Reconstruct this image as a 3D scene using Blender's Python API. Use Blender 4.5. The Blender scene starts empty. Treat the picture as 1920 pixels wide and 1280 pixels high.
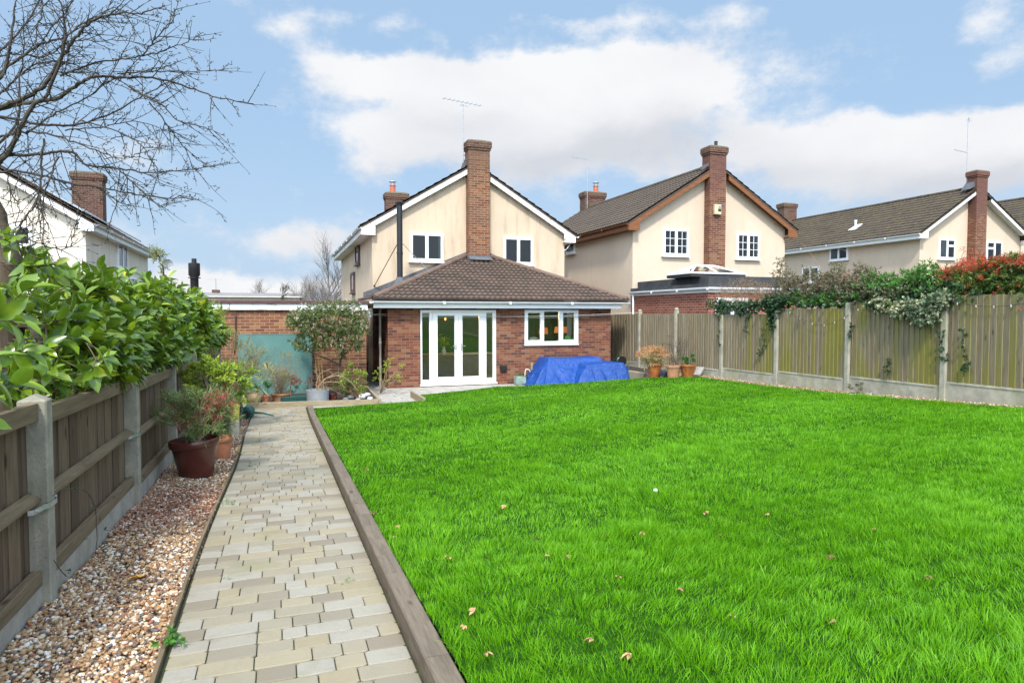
import bpy, math, random
import numpy as np
from mathutils import Vector, Matrix
R = math.radians
sc = bpy.context.scene
COL = sc.collection
rnd = random.Random(7)
rng = np.random.default_rng(11)

# ------------------------------------------------------------------ camera
FPX = 1250.0; YAW = R(19.4); PIT = R(2.33); CZ = 2.0
cam = bpy.data.cameras.new('camera'); camo = bpy.data.objects.new('camera', cam); COL.objects.link(camo)
camo.location = (0, 0, CZ); camo.rotation_euler = (R(90) - PIT, 0, -YAW)
cam.sensor_width = 36; cam.lens = FPX / 1920 * 36; cam.clip_start = .05; cam.clip_end = 2000
sc.camera = camo
sc.view_settings.view_transform = 'Standard'; sc.view_settings.look = 'None'
EXPO = 0.62
sc.view_settings.exposure = EXPO; sc.view_settings.gamma = 1
sc.cycles.use_denoising = True
sc.cycles.max_bounces = 8; sc.cycles.transparent_max_bounces = 12
sc.cycles.sample_clamp_indirect = 4
SUN_EL = R(50); SUN_AZ = R(203)      # compass-like, measured from +Y towards +X
sun = bpy.data.lights.new('sun', 'SUN'); sun.energy = 3.1; sun.angle = R(6); sun.color = (1, .95, .87)
suno = bpy.data.objects.new('sun', sun); COL.objects.link(suno)
sd = Vector((math.sin(SUN_AZ) * math.cos(SUN_EL), math.cos(SUN_AZ) * math.cos(SUN_EL), math.sin(SUN_EL)))
suno.rotation_euler = sd.to_track_quat('Z', 'Y').to_euler()

# real positions from the photo: a viewing ray cut by a known plane of the garden
_f = Vector((math.sin(YAW) * math.cos(PIT), math.cos(YAW) * math.cos(PIT), -math.sin(PIT)))
_r = Vector((math.cos(YAW), -math.sin(YAW), 0)); _u = _r.cross(_f); CAM = Vector((0, 0, CZ))
def ray(px, py): return _f + _r * ((px - 960) / FPX) + _u * ((640 - py) / FPX)
def onY(px, py, Y): d = ray(px, py); return CAM + d * (Y / d.y)
def onX(px, py, X): d = ray(px, py); return CAM + d * (X / d.x)
def onZ(px, py, z=0.): d = ray(px, py); return CAM + d * ((z - CZ) / d.z)
def atD(px, py, D): return CAM + ray(px, py) * D
def in_view(P, m=.18):
    d = np.asarray(P) - np.array(CAM)
    z = d @ np.array(_f); x = d @ np.array(_r); y = d @ np.array(_u)
    zz = np.maximum(z, .01)
    return (z > .3) & (np.abs(x / zz) < 960 / FPX * (1 + m)) & (np.abs(y / zz) < 640 / FPX * (1 + m))

# ------------------------------------------------------------------ node helper
class NT:
    def __init__(s, tree): s.t = tree; s.N = tree.nodes; s.L = tree.links
    def n(s, typ, inp=None, **props):
        nd = s.N.new(typ)
        for k, v in props.items(): setattr(nd, k, v)
        for k, v in (inp or {}).items(): s.set(nd.inputs[k], v)
        return nd
    def set(s, sock, v):
        if hasattr(v, 'is_output'): s.L.new(v, sock)
        elif hasattr(v, 'outputs'): s.L.new(v.outputs[0], sock)
        else:
            if isinstance(v, (tuple, list)) and sock.type == 'RGBA' and len(v) == 3: v = (*v, 1)
            sock.default_value = v
    def m(s, op, a, b=0., c=None, clamp=False):
        nd = s.N.new('ShaderNodeMath'); nd.operation = op; nd.use_clamp = clamp
        s.set(nd.inputs[0], a); s.set(nd.inputs[1], b)
        if c is not None: s.set(nd.inputs[2], c)
        return nd.outputs[0]
    def mix(s, f, a, b, blend='MIX'):
        nd = s.N.new('ShaderNodeMix'); nd.data_type = 'RGBA'; nd.blend_type = blend
        s.set(nd.inputs[0], f); s.set(nd.inputs[6], a); s.set(nd.inputs[7], b); return nd.outputs[2]
    def sm(s, x, lo, hi):
        nd = s.N.new('ShaderNodeMapRange'); nd.interpolation_type = 'SMOOTHSTEP'
        s.set(nd.inputs[0], x); nd.inputs[1].default_value = lo; nd.inputs[2].default_value = hi; return nd.outputs[0]
    def noise(s, vec, scale, detail=3, rough=.55, out=0, dist=0):
        nd = s.n('ShaderNodeTexNoise', {'Vector': vec, 'Scale': scale, 'Detail': detail, 'Roughness': rough, 'Distortion': dist})
        return nd.outputs[out]
    def ramp(s, f, stops, interp='LINEAR'):
        nd = s.N.new('ShaderNodeValToRGB'); cr = nd.color_ramp; cr.interpolation = interp
        while len(cr.elements) < len(stops): cr.elements.new(.5)
        for e, (p, c) in zip(cr.elements, stops): e.position = p; e.color = (*c, 1) if len(c) == 3 else c
        s.set(nd.inputs[0], f); return nd.outputs[0]
    def obj(s): return s.n('ShaderNodeTexCoord').outputs['Object']
    def geo(s, o='Position'): return s.n('ShaderNodeNewGeometry').outputs[o]
    def scl(s, v, x, y, z):
        nd = s.n('ShaderNodeVectorMath', {0: v, 1: (x, y, z)}, operation='MULTIPLY'); return nd.outputs[0]
    def sep(s, v): return s.n('ShaderNodeSeparateXYZ', {0: v}).outputs
    def com(s, x, y, z=0.): return s.n('ShaderNodeCombineXYZ', {0: x, 1: y, 2: z}).outputs[0]
    def bump(s, h, st=.5, d=.01): return s.n('ShaderNodeBump', {'Height': h, 'Strength': st, 'Distance': d}).outputs[0]
MATS = {}
def newmat(name):
    mt = bpy.data.materials.new(name); mt.use_nodes = True; MATS[name] = mt
    t = NT(mt.node_tree); b = mt.node_tree.nodes['Principled BSDF']; return mt, t, b
def setb(t, b, **k):
    mp = dict(col='Base Color', rough='Roughness', metal='Metallic', normal='Normal', spec='Specular IOR Level', coat='Coat Weight', sub='Subsurface Weight')
    for a, v in k.items(): t.set(b.inputs[mp.get(a, a)], v)

# ------------------------------------------------------------------ world
w = bpy.data.worlds.new('World'); sc.world = w; w.use_nodes = True
t = NT(w.node_tree); bg = w.node_tree.nodes['Background']
sky = t.n('ShaderNodeTexSky', sky_type='NISHITA', sun_disc=False, sun_elevation=SUN_EL, sun_rotation=SUN_AZ, air_density=1.0, dust_density=1.4, ozone_density=1.2)
dirv = t.n('ShaderNodeTexCoord').outputs['Generated']
dx, dy, dz = t.sep(dirv)[0:3]
az = t.m('ARCTAN2', dx, dy); el = t.m('ARCSINE', dz)
def azel(px, py):
    d = ray(px, py).normalized(); return math.atan2(d.x, d.y), math.asin(d.z)
ae = t.com(az, el, 0.)
ae3 = t.com(az, t.m('MULTIPLY', el, 1.5), 0.)
w1 = t.noise(ae3, 5.0, 5, .6, out=1)
wv = t.n('ShaderNodeVectorMath', {0: w1, 1: (.5, .5, .5)}, operation='SUBTRACT').outputs[0]
wv = t.scl(wv, .16, .09, 0.)
aew = t.n('ShaderNodeVectorMath', {0: ae, 1: wv}, operation='ADD').outputs[0]
def blobs(lst, vec):
    acc = None
    for (px, py, rx, ry, wt) in lst:
        a, e = azel(px, py); a1, e1 = azel(px + rx, py); a2, e2 = azel(px, py - ry)
        sa = max(abs(a1 - a), .01); se = max(abs(e2 - e), .01)
        v = t.n('ShaderNodeVectorMath', {0: vec, 1: (a, e, 0)}, operation='SUBTRACT').outputs[0]
        v = t.scl(v, 1 / sa, 1 / se, 0.)
        l = t.n('ShaderNodeVectorMath', {0: v}, operation='LENGTH').outputs['Value']
        g = t.m('MULTIPLY', t.m('EXPONENT', t.m('MULTIPLY', t.m('MULTIPLY', l, l), -1.0)), wt)
        acc = g if acc is None else t.m('ADD', acc, g)
    return acc
CL = [(690, 130, 110, 36, 1.0), (860, 135, 150, 42, 1.15), (1040, 130, 150, 50, 1.15), (1230, 135, 150, 50, 1.2), (1330, 180, 80, 32, .9), (900, 190, 230, 44, .7), (1120, 200, 260, 50, .8), (1060, 260, 300, 45, .8), (1180, 310, 300, 40, .9),
      (830, 270, 130, 40, .45), (680, 240, 90, 34, .62), (730, 300, 120, 34, .55), (1440, 260, 80, 40, .5), (1530, 300, 150, 60, 1.0), (1640, 215, 90, 26, .75), (1800, 215, 150, 30, 1.0), (1700, 280, 240, 50, .9), (1900, 260, 120, 60, .9),
      (1750, 350, 340, 50, .9), (1890, 40, 100, 55, .75), (1850, 115, 80, 36, .5), (545, 45, 70, 34, .62), (700, 30, 110, 26, .58), (1060, 50, 130, 20, .6), (1240, 25, 110, 30, .45), (1390, 20, 60, 24, .35), (960, 200, 420, 70, .35),
      (560, 452, 130, 24, .8), (400, 530, 120, 24, .95), (560, 545, 300, 22, .8), (200, 290, 130, 50, .45), (1000, 470, 900, 60, .5), (-400, 250, 300, 150, 1.0), (2600, 250, 400, 160, 1.0)]
dens = blobs(CL, aew)
fine = t.noise(ae3, 11.0, 9, .66)
fine2 = t.noise(ae3, 3.0, 5, .6)
dd = t.m('ADD', dens, t.m('MULTIPLY', t.m('SUBTRACT', fine, .5), 1.9))
dd = t.m('ADD', dd, t.m('MULTIPLY', t.m('SUBTRACT', fine2, .5), 1.2))
mask = t.sm(dd, .16, 1.02)
dark = blobs([(1080, 300, 330, 48, 1.0), (1250, 250, 160, 35, .5), (760, 330, 160, 30, .4), (1680, 385, 300, 50, 1.0), (1480, 340, 200, 30, .5), (1860, 330, 160, 40, .6), (880, 225, 160, 30, .45), (1000, 470, 900, 40, .5)], aew)
shade = t.m('ADD', t.m('MULTIPLY', dark, .95), t.m('MULTIPLY', t.m('SUBTRACT', t.noise(ae3, 6., 6, .55), .42), .9), clamp=True)
K = 2 ** (-EXPO)
SKYS = 0.10
ccol = t.mix(shade, tuple(c * K / SKYS for c in (.97, .97, .98)), tuple(c * K / SKYS for c in (.69, .71, .76)))
# the blue of the clear air: nishita, softened by thin high haze
blue = t.mix(.80, sky.outputs[0], tuple(c * K / SKYS for c in (.44, .645, .90)))
low = t.sm(el, .30, .0)
blue = t.mix(t.m('MULTIPLY', low, .6), blue, tuple(c * K / SKYS for c in (.56, .71, .88)))
fin = t.mix(t.m('MULTIPLY', mask, .96), blue, ccol)
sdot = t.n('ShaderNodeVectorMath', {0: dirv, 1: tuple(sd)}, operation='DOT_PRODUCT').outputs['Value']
fill_glare = t.m('MULTIPLY', t.m('POWER', t.sm(sdot, -.35, 1.0), 1.6), 2.7)  # broad sky brightening around the sun, added as soft fill from behind the camera
fin = t.mix(t.m('MULTIPLY', fill_glare, .14, clamp=True), fin, tuple(c * K / SKYS for c in (.86, .83, .78)))
fin = t.n('ShaderNodeVectorMath', {0: fin, 3: t.m('ADD', 1., fill_glare)}, operation='SCALE').outputs[0]
under = t.sm(dz, -.02, -.10)
fin = t.mix(under, fin, (1.2, 1.3, 1.0))
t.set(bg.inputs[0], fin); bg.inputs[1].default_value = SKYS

# ------------------------------------------------------------------ mesh helper
def link(o, parent=None):
    COL.objects.link(o)
    if parent is not None:
        o.parent = parent
        if parent.type == 'EMPTY': o.matrix_parent_inverse = Matrix.Translation(-parent.location)
    return o
class MB:
    def __init__(s, T=None): s.v = []; s.f = []; s.T = T; s.sm = []
    def add(s, vs, fs, smooth=False):
        k = len(s.v)
        s.v += [tuple(s.T(Vector(p))) if s.T else tuple(p) for p in vs]
        for f in fs: s.f.append(tuple(i + k for i in f)); s.sm.append(smooth)
    def box(s, x0, y0, z0, x1, y1, z1, taper=0):
        s.add([(x0, y0, z0), (x1, y0, z0), (x1, y1, z0), (x0, y1, z0), (x0 + taper, y0 + taper, z1), (x1 - taper, y0 + taper, z1), (x1 - taper, y1 - taper, z1), (x0 + taper, y1 - taper, z1)],
              [(0, 3, 2, 1), (4, 5, 6, 7), (0, 1, 5, 4), (1, 2, 6, 5), (2, 3, 7, 6), (3, 0, 4, 7)])
    def cbox(s, x0, y0, z0, x1, y1, z1, c=.01):
        """box with chamfered edges all round"""
        a = [(x0, x0 + c), (x1, x1 - c)]; vs = []; xs = (x0, x1); 
        P = lambda x, y, z: (x, y, z)
        pts = []
        for k, (z, ins) in enumerate(((z0, c), (z0 + c, 0), (z1 - c, 0), (z1, c))):
            i = ins
            pts += [(x0 + i + (c if not i else 0), y0 + i, z), (x1 - i - (c if not i else 0), y0 + i, z), (x1 - i, y0 + i + (c if not i else 0), z), (x1 - i, y1 - i - (c if not i else 0), z),
                    (x1 - i - (c if not i else 0), y1 - i, z), (x0 + i + (c if not i else 0), y1 - i, z), (x0 + i, y1 - i - (c if not i else 0), z), (x0 + i, y0 + i + (c if not i else 0), z)]
        fs = [tuple(reversed(range(8))), tuple(range(24, 32))]
        for r in range(3):
            for j in range(8): fs.append((r * 8 + j, r * 8 + (j + 1) % 8, r * 8 + 8 + (j + 1) % 8, r * 8 + 8 + j))
        s.add(pts, fs)
    def beam(s, p, q, wd, hg, up=(0, 0, 1)):
        p = Vector(p); q = Vector(q); d = (q - p).normalized(); a = d.cross(Vector(up)).normalized(); b = a.cross(d)
        vs = []
        for c in (p, q):
            for i, j in ((-1, -1), (1, -1), (1, 1), (-1, 1)): vs.append(c + a * (i * wd / 2) + b * (j * hg / 2))
        s.add(vs, [(3, 2, 1, 0), (4, 5, 6, 7), (0, 1, 5, 4), (1, 2, 6, 5), (2, 3, 7, 6), (3, 0, 4, 7)])
    def prism(s, poly, d):
        """poly: 3-D points (ccw seen against d), extruded along d"""
        n = len(poly); d = Vector(d); P = [Vector(p) for p in poly]
        s.add(P + [p + d for p in P], [tuple(reversed(range(n))), tuple(range(n, 2 * n))] + [(i, (i + 1) % n, n + (i + 1) % n, n + i) for i in range(n)])
    def tube(s, pts, rad, n=8, cap=True):
        P = [Vector(p) for p in pts]
        if not hasattr(rad, '__len__'): rad = [rad] * len(P)
        vs = []; ref = None
        for i, p in enumerate(P):
            d = (P[min(i + 1, len(P) - 1)] - P[max(i - 1, 0)]).normalized()
            if ref is None: ref = Vector((0, 0, 1)) if abs(d.z) < .9 else Vector((1, 0, 0))
            a = d.cross(ref).normalized(); b = d.cross(a).normalized(); ref = -b if False else ref
            for k in range(n):
                an = 2 * math.pi * k / n; vs.append(p + (a * math.cos(an) + b * math.sin(an)) * rad[i])
        fs = []
        for i in range(len(P) - 1):
            for k in range(n): fs.append((i * n + k, i * n + (k + 1) % n, (i + 1) * n + (k + 1) % n, (i + 1) * n + k))
        if cap: fs += [tuple(reversed(range(n))), tuple(range((len(P) - 1) * n, len(P) * n))]
        s.add(vs, fs, n > 4)
    def lathe(s, prof, c=(0, 0, 0), n=28, M=None):
        vs = []; c = Vector(c)
        for r, z in prof:
            for k in range(n):
                an = 2 * math.pi * k / n; p = Vector((r * math.cos(an), r * math.sin(an), z))
                if M: p = M @ p
                vs.append(c + p)
        fs = []
        for i in range(len(prof) - 1):
            for k in range(n): fs.append((i * n + k, i * n + (k + 1) % n, (i + 1) * n + (k + 1) % n, (i + 1) * n + k))
        if prof[0][0] > 1e-4: fs.append(tuple(reversed(range(n))))
        if prof[-1][0] > 1e-4: fs.append(tuple(range((len(prof) - 1) * n, len(prof) * n)))
        s.add(vs, fs, True)
    def build(s, name, mat, parent=None, bevel=0):
        me = bpy.data.meshes.new(name); me.from_pydata(s.v, [], s.f); me.materials.append(MATS[mat] if isinstance(mat, str) else mat)
        me.polygons.foreach_set('use_smooth', s.sm); me.update()
        o = bpy.data.objects.new(name, me); link(o, parent)
        if bevel:
            md = o.modifiers.new('bevel', 'BEVEL'); md.width = bevel; md.segments = 2; md.limit_method = 'ANGLE'
        if any(s.sm):
            md = o.modifiers.new('split', 'EDGE_SPLIT'); md.split_angle = R(40)
        return o
def np_mesh(name, V, Fc, mat, parent=None, smooth=False):
    """V (n,3); Fc (m,k) constant-size faces"""
    V = np.ascontiguousarray(V, dtype=np.float32); Fc = np.ascontiguousarray(Fc, dtype=np.int32)
    me = bpy.data.meshes.new(name); me.vertices.add(len(V)); me.vertices.foreach_set('co', V.ravel())
    m, k = Fc.shape; me.loops.add(m * k); me.loops.foreach_set('vertex_index', Fc.ravel())
    me.polygons.add(m); me.polygons.foreach_set('loop_start', np.arange(0, m * k, k, dtype=np.int32))
    me.polygons.foreach_set('use_smooth', np.full(m, smooth)); me.update(calc_edges=True)
    me.materials.append(MATS[mat]); o = bpy.data.objects.new(name, me); return link(o, parent)
def thing(name, label, cat, loc=(0, 0, 0), group=None):
    """an empty at the thing's base; world-space meshes are re-based by fin()"""
    o = bpy.data.objects.new(name, None); COL.objects.link(o); o.location = loc; o.empty_display_size = .2
    tag(o, label, cat, group); return o
def tag(o, label, cat, group=None, kind=None):
    if label: o['label'] = label
    if cat: o['category'] = cat
    if group: o['group'] = group
    if kind: o['kind'] = kind
    return o
def struct(o): o['kind'] = 'structure'; return o
def at(loc):
    """transform for building world-space parts under an empty placed at loc"""
    L = Vector(loc); return lambda p: p - L

# instanced copies of a small template, merged with numpy
def frames(D, Nn):
    D = D / np.linalg.norm(D, axis=1, keepdims=True)
    S = np.cross(D, Nn); S /= np.maximum(np.linalg.norm(S, axis=1, keepdims=True), 1e-6)
    U = np.cross(S, D); return S, D, U
def scatter(tv, tf, P, D, Nn, sc_):
    """template x=side y=along z=up"""
    S, D, U = frames(D, Nn); sc_ = np.asarray(sc_)
    if sc_.ndim == 1: sc_ = np.repeat(sc_[:, None], 3, 1)
    V = P[:, None, :] + (tv[None, :, 0] * sc_[:, None, 0])[..., None] * S[:, None, :] + (tv[None, :, 1] * sc_[:, None, 1])[..., None] * D[:, None, :] + (tv[None, :, 2] * sc_[:, None, 2])[..., None] * U[:, None, :]
    n, k = len(P), len(tv)
    Fc = (tf[None] + (np.arange(n) * k)[:, None, None]).reshape(-1, tf.shape[1])
    return V.reshape(-1, 3), Fc
def leaf_template(wd=.36, seg=4, droop=.18, fold=.10, tip=1.0):
    vs = []; ys = np.linspace(0, 1, seg + 1)
    for y in ys:
        hw = wd / 2 * (math.sin(math.pi * min(max(y * .92 + .04, 0), 1)) ** .8)
        if y == 0: hw = .01
        if y == 1: hw = .008
        z = -droop * y * y
        vs += [(-hw, y, z + fold * hw / wd * 2), (0, y, z - .0), (hw, y, z + fold * hw / wd * 2)]
    fs = []
    for i in range(seg):
        a = i * 3; fs += [(a, a + 1, a + 4, a + 3), (a + 1, a + 2, a + 5, a + 4)]
    return np.array(vs), np.array(fs)
LEAF = leaf_template(.46, 4, .25, .10); LEAF_S = leaf_template(.42, 2, .15, .10); LEAF_N = leaf_template(.16, 2, .2, .05); IVY = leaf_template(.95, 2, .1, .12)
def unit(n): v = rng.normal(size=(n, 3)); return v / np.linalg.norm(v, axis=1, keepdims=True)

# ------------------------------------------------------------------ materials
def plain(name, col, rough=.6, var=.12, scale=6., bump=.0, metal=0., spec=.5, stretch=(1, 1, 1), dirt=None, dirtamt=.5):
    mt, t, b = newmat(name)
    c = t.scl(t.obj(), *stretch); nz = t.noise(c, scale, 5, .6)
    c2 = t.mix(t.sm(nz, .3, .7), tuple(x * (1 - var) for x in col), tuple(min(x * (1 + var), 1) for x in col))
    if dirt:
        c2 = t.mix(t.m('MULTIPLY', t.sm(t.noise(c, scale * .35, 6, .65), .5, .72), dirtamt), c2, dirt)
    setb(t, b, col=c2, rough=rough, metal=metal, spec=spec)
    if bump: setb(t, b, normal=t.bump(t.noise(c, scale * 4, 4, .6), bump, .01))
    return mt
def brick(name, cols, mortar, weather=None, wamt=0, bw=.225, bh=.075, zdark=None):
    mt, t, b = newmat(name); o = t.geo('Position'); x, y, z = t.sep(o)[0:3]
    u0 = t.m('DIVIDE', t.m('ADD', x, y), bw); v = t.m('DIVIDE', z, bh); row = t.m('FLOOR', v)
    u = t.m('ADD', u0, t.m('MULTIPLY', t.m('MODULO', row, 2.), .5)); cell = t.m('FLOOR', u)
    fu = t.m('FRACT', u); fv = t.m('FRACT', v)
    du = t.m('MINIMUM', fu, t.m('SUBTRACT', 1., fu)); dv = t.m('MINIMUM', fv, t.m('SUBTRACT', 1., fv))
    mk = t.m('MINIMUM', t.sm(du, .012, .035), t.sm(dv, .045, .10))
    wn = t.n('ShaderNodeTexWhiteNoise', {'Vector': t.com(cell, row)}, noise_dimensions='2D')
    k = len(cols); c = t.ramp(wn.outputs['Value'], [(i / k, cc) for i, cc in enumerate(cols)], 'CONSTANT')
    nz = t.noise(o, 35., 5, .6); c = t.mix(t.m('MULTIPLY', t.sm(nz, .35, .75), .35), c, tuple(q * .55 for q in cols[0]))
    big = t.noise(o, .9, 5, .6)
    if weather: c = t.mix(t.m('MULTIPLY', t.sm(big, .42, .62), wamt), c, weather)
    mc = t.mix(t.noise(o, 12, 3), tuple(q * .75 for q in mortar), mortar)
    c = t.mix(mk, mc, c)
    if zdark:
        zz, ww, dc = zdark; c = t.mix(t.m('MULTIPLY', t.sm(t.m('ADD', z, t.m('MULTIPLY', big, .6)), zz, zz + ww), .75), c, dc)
    setb(t, b, col=c, rough=.9, spec=.2, normal=t.bump(t.m('ADD', mk, t.m('MULTIPLY', nz, .3)), .6, .008))
    return mt
brick('ext_brick', [(0.1729, 0.0595, 0.0338), (0.2029, 0.0843, 0.0442), (0.1353, 0.0477, 0.0306), (0.2255, 0.1042, 0.0564), (0.0864, 0.0446, 0.0362), (0.1879, 0.0694, 0.0402), (0.1503, 0.0546, 0.0362), (0.233, 0.1191, 0.0684)], (.26, .165, .125))
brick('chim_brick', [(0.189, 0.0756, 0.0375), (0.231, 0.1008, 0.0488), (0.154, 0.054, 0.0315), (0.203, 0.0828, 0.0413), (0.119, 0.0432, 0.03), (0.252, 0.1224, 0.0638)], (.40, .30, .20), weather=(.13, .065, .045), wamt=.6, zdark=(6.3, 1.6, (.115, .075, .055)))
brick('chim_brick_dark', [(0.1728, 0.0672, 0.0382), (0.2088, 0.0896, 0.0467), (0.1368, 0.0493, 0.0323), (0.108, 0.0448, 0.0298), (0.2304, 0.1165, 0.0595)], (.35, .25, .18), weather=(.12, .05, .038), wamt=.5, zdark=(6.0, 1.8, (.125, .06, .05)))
brick('stack_brick', [(0.102, 0.0442, 0.0338), (0.126, 0.0578, 0.0375), (0.078, 0.034, 0.03), (0.108, 0.0544, 0.0413)], (.25, .2, .15), weather=(.10, .075, .05), wamt=.6)
brick('garage_brick', [(.24, .095, .048), (.29, .125, .06), (.20, .072, .042), (.14, .052, .038), (.32, .155, .08), (.22, .085, .048)], (.42, .31, .19), weather=(.16, .07, .045), wamt=.6)
brick('rear_brick', [(0.225, 0.07, 0.045), (0.27, 0.095, 0.06), (0.189, 0.055, 0.04), (0.252, 0.09, 0.06)], (.45, .33, .25))

def render_mat(name, col, stain, sx=0):
    mt, t, b = newmat(name); o = t.geo('Position')
    n1 = t.noise(o, .7, 5, .6); n2 = t.noise(t.scl(o, 3, 3, .45), 1.3, 6, .65); n3 = t.noise(o, 30, 4, .6)
    c = t.mix(t.sm(n1, .3, .7), tuple(q * .94 for q in col), tuple(min(1, q * 1.04) for q in col))
    c = t.mix(t.m('MULTIPLY', t.sm(n2, .46, .76), .55), c, stain)
    c = t.mix(t.m('MULTIPLY', t.sm(n3, .5, .8), .08), c, stain)
    setb(t, b, col=c, rough=.92, spec=.15, normal=t.bump(t.noise(o, 90, 4, .7), .25, .004))
render_mat('render_cream', (.56, .445, .325), (.30, .23, .15))
render_mat('render_cream_pale', (.58, .465, .355), (.48, .41, .29))
render_mat('render_white', (.70, .64, .54), (.45, .40, .30))

def tilemat(name, cols, moss, mossamt, light):
    mt, t, b = newmat(name); o = t.geo('Position'); r = t.geo('Random Per Island')
    n = t.noise(o, 4., 6, .65); n2 = t.noise(o, 45, 4, .6); x, y, z = t.sep(o)[0:3]
    cell = t.n('ShaderNodeTexWhiteNoise', {'Vector': t.com(t.m('FLOOR', t.m('DIVIDE', t.m('ADD', x, y), .3)), t.m('FLOOR', t.m('DIVIDE', z, .17)))}, noise_dimensions='2D').outputs['Value']
    c = t.ramp(cell, [(i / (len(cols) - 1), q) for i, q in enumerate(cols)])
    c = t.mix(t.m('MULTIPLY', t.sm(n2, .5, .75), .5), c, light)
    c = t.mix(t.m('MULTIPLY', t.sm(n, .46, .66), mossamt), c, moss)
    setb(t, b, col=c, rough=.85, spec=.25, normal=t.bump(n2, .4, .006))
tilemat('tile_ext', [(.088, .060, .046), (.115, .078, .060), (.072, .052, .042)], (.06, .052, .042), .55, (.20, .165, .135))
tilemat('tile_grey', [(0.0715, 0.052, 0.0414), (0.0968, 0.068, 0.0534), (0.055, 0.042, 0.035)], (.085, .08, .035), .5, (.22, .20, .17))
tilemat('tile_mossy', [(0.055, 0.0412, 0.0324), (0.077, 0.0549, 0.0405), (0.0462, 0.0353, 0.0288)], (.105, .10, .028), .55, (.17, .145, .115))
tilemat('hip_tile', [(.125, .075, .055), (.15, .098, .075), (.10, .065, .05)], (.12, .10, .07), .4, (.3, .22, .17))

def woodmat(name, cols, algae=None, aamt=0., axis='z', rough=.85, knots=True):
    mt, t, b = newmat(name); o = t.obj(); r = t.geo('Random Per Island')
    off = t.n('ShaderNodeVectorMath', {0: o, 1: t.com(t.m('MULTIPLY', r, 37.), t.m('MULTIPLY', r, 19.), t.m('MULTIPLY', r, 53.))}, operation='ADD').outputs[0]
    st = {'z': (14, 14, .9), 'y': (14, .9, 14), 'x': (.9, 14, 14)}[axis]
    g = t.noise(t.scl(off, *st), 2.2, 6, .65, dist=.6); g2 = t.noise(t.scl(off, *[q * 5 for q in st]), 2., 3, .6)
    base = t.ramp(r, [(i / (len(cols) - 1), q) for i, q in enumerate(cols)])
    c = t.mix(t.m('MULTIPLY', t.sm(g, .35, .7), .6), base, tuple(q * .45 for q in cols[0]))
    c = t.mix(t.m('MULTIPLY', t.sm(g2, .5, .8), .35), c, tuple(q * 1.5 for q in cols[-1]))
    if knots:
        kn = t.n('ShaderNodeTexVoronoi', {'Vector': t.scl(off, *[7 if q > 5 else 2.6 for q in st]), 'Scale': 1.}).outputs['Distance']
        c = t.mix(t.m('MULTIPLY', t.m('SUBTRACT', 1., t.sm(kn, .05, .16)), .8), c, tuple(q * .25 for q in cols[0]))
    if algae:
        p = t.geo('Position'); al = t.noise(t.scl(p, 1.2, 1.2, .5), 1.1, 5, .6); px_, py_, pz_ = t.sep(p)[0:3]
        a = t.m('ADD', t.m('MULTIPLY', al, .9), t.m('MULTIPLY', t.m('SUBTRACT', r, .5), .34))
        a = t.m('ADD', a, t.m('MULTIPLY', t.m('SUBTRACT', 1., t.sm(pz_, .55, 1.6)), .12))
        y0 = t.sm(py_, 13.8, 12.2); a = t.m('ADD', a, t.m('MULTIPLY', t.m('SUBTRACT', y0, 1.), .35))
        c = t.mix(t.m('MULTIPLY', t.sm(a, .36, .62), aamt), c, algae)
    setb(t, b, col=c, rough=rough, spec=.2, normal=t.bump(t.m('ADD', g, g2), .35, .006))
woodmat('fence_brown', [(0.1088, 0.0749, 0.0474), (0.1712, 0.12, 0.0775), (0.1348, 0.0912, 0.0583), (0.2074, 0.1584, 0.1094), (0.0778, 0.0518, 0.0329)])
woodmat('rail_wood', [(0.1662, 0.1217, 0.0739), (0.2095, 0.156, 0.0943), (0.1445, 0.103, 0.0587)], axis='y')
woodmat('fence_green', [(0.2327, 0.1835, 0.1119), (0.2962, 0.2457, 0.1633), (0.2609, 0.2129, 0.1361), (0.3385, 0.2883, 0.2056), (0.1975, 0.1572, 0.0968)], algae=(.215, .195, .032), aamt=.8)
woodmat('sleeper_wood', [(0.1591, 0.1264, 0.0932), (0.1836, 0.146, 0.1062)], axis='y', rough=.8)
woodmat('bed_timber', [(.30, .245, .16), (.36, .29, .19)], axis='x', rough=.85)
woodmat('bargeboard_brown', [(.21, .085, .035), (.24, .10, .045)], axis='x', knots=False, rough=.5)
woodmat('bark', [(.10, .075, .052), (.13, .10, .07)], algae=(.12, .12, .05), aamt=.35)
woodmat('branch_grey', [(0.051, 0.0408, 0.0341), (0.072, 0.06, 0.0496)], algae=(.12, .12, .08), aamt=.3, knots=False)
def concrete(name, col, speck=.5, algae=0):
    mt, t, b = newmat(name); o = t.geo('Position')
    v = t.n('ShaderNodeTexVoronoi', {'Vector': o, 'Scale': 130.}).outputs['Distance']; n = t.noise(o, 5, 6, .65); n2 = t.noise(o, 60, 4, .7)
    c = t.mix(t.sm(n, .3, .7), tuple(q * .75 for q in col), tuple(q * 1.15 for q in col))
    c = t.mix(t.m('MULTIPLY', t.sm(n2, .55, .72), speck), c, (.11, .09, .06))
    if algae: c = t.mix(t.m('MULTIPLY', t.sm(t.noise(t.scl(o, 1, 1, .4), 2.5, 5), .5, .68), algae), c, (.22, .22, .07))
    setb(t, b, col=c, rough=.9, spec=.2, normal=t.bump(n2, .6, .006))
concrete('concrete_speck', (.29, .27, .215), .75, .10)
concrete('concrete_pale', (.36, .335, .265), .25, .35)
concrete('gravelboard', (.34, .31, .26), .25, .15)
concrete('cap_concrete', (.14, .125, .085), .5, .4)
concrete('lead', (.11, .115, .125), .1)
concrete('felt_dark', (.055, .057, .062), .1, .1)
concrete('patio_slab', (.36, .335, .30), .15, .1)
concrete('stone_grey', (.3, .29, .27), .3, .2)
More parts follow.
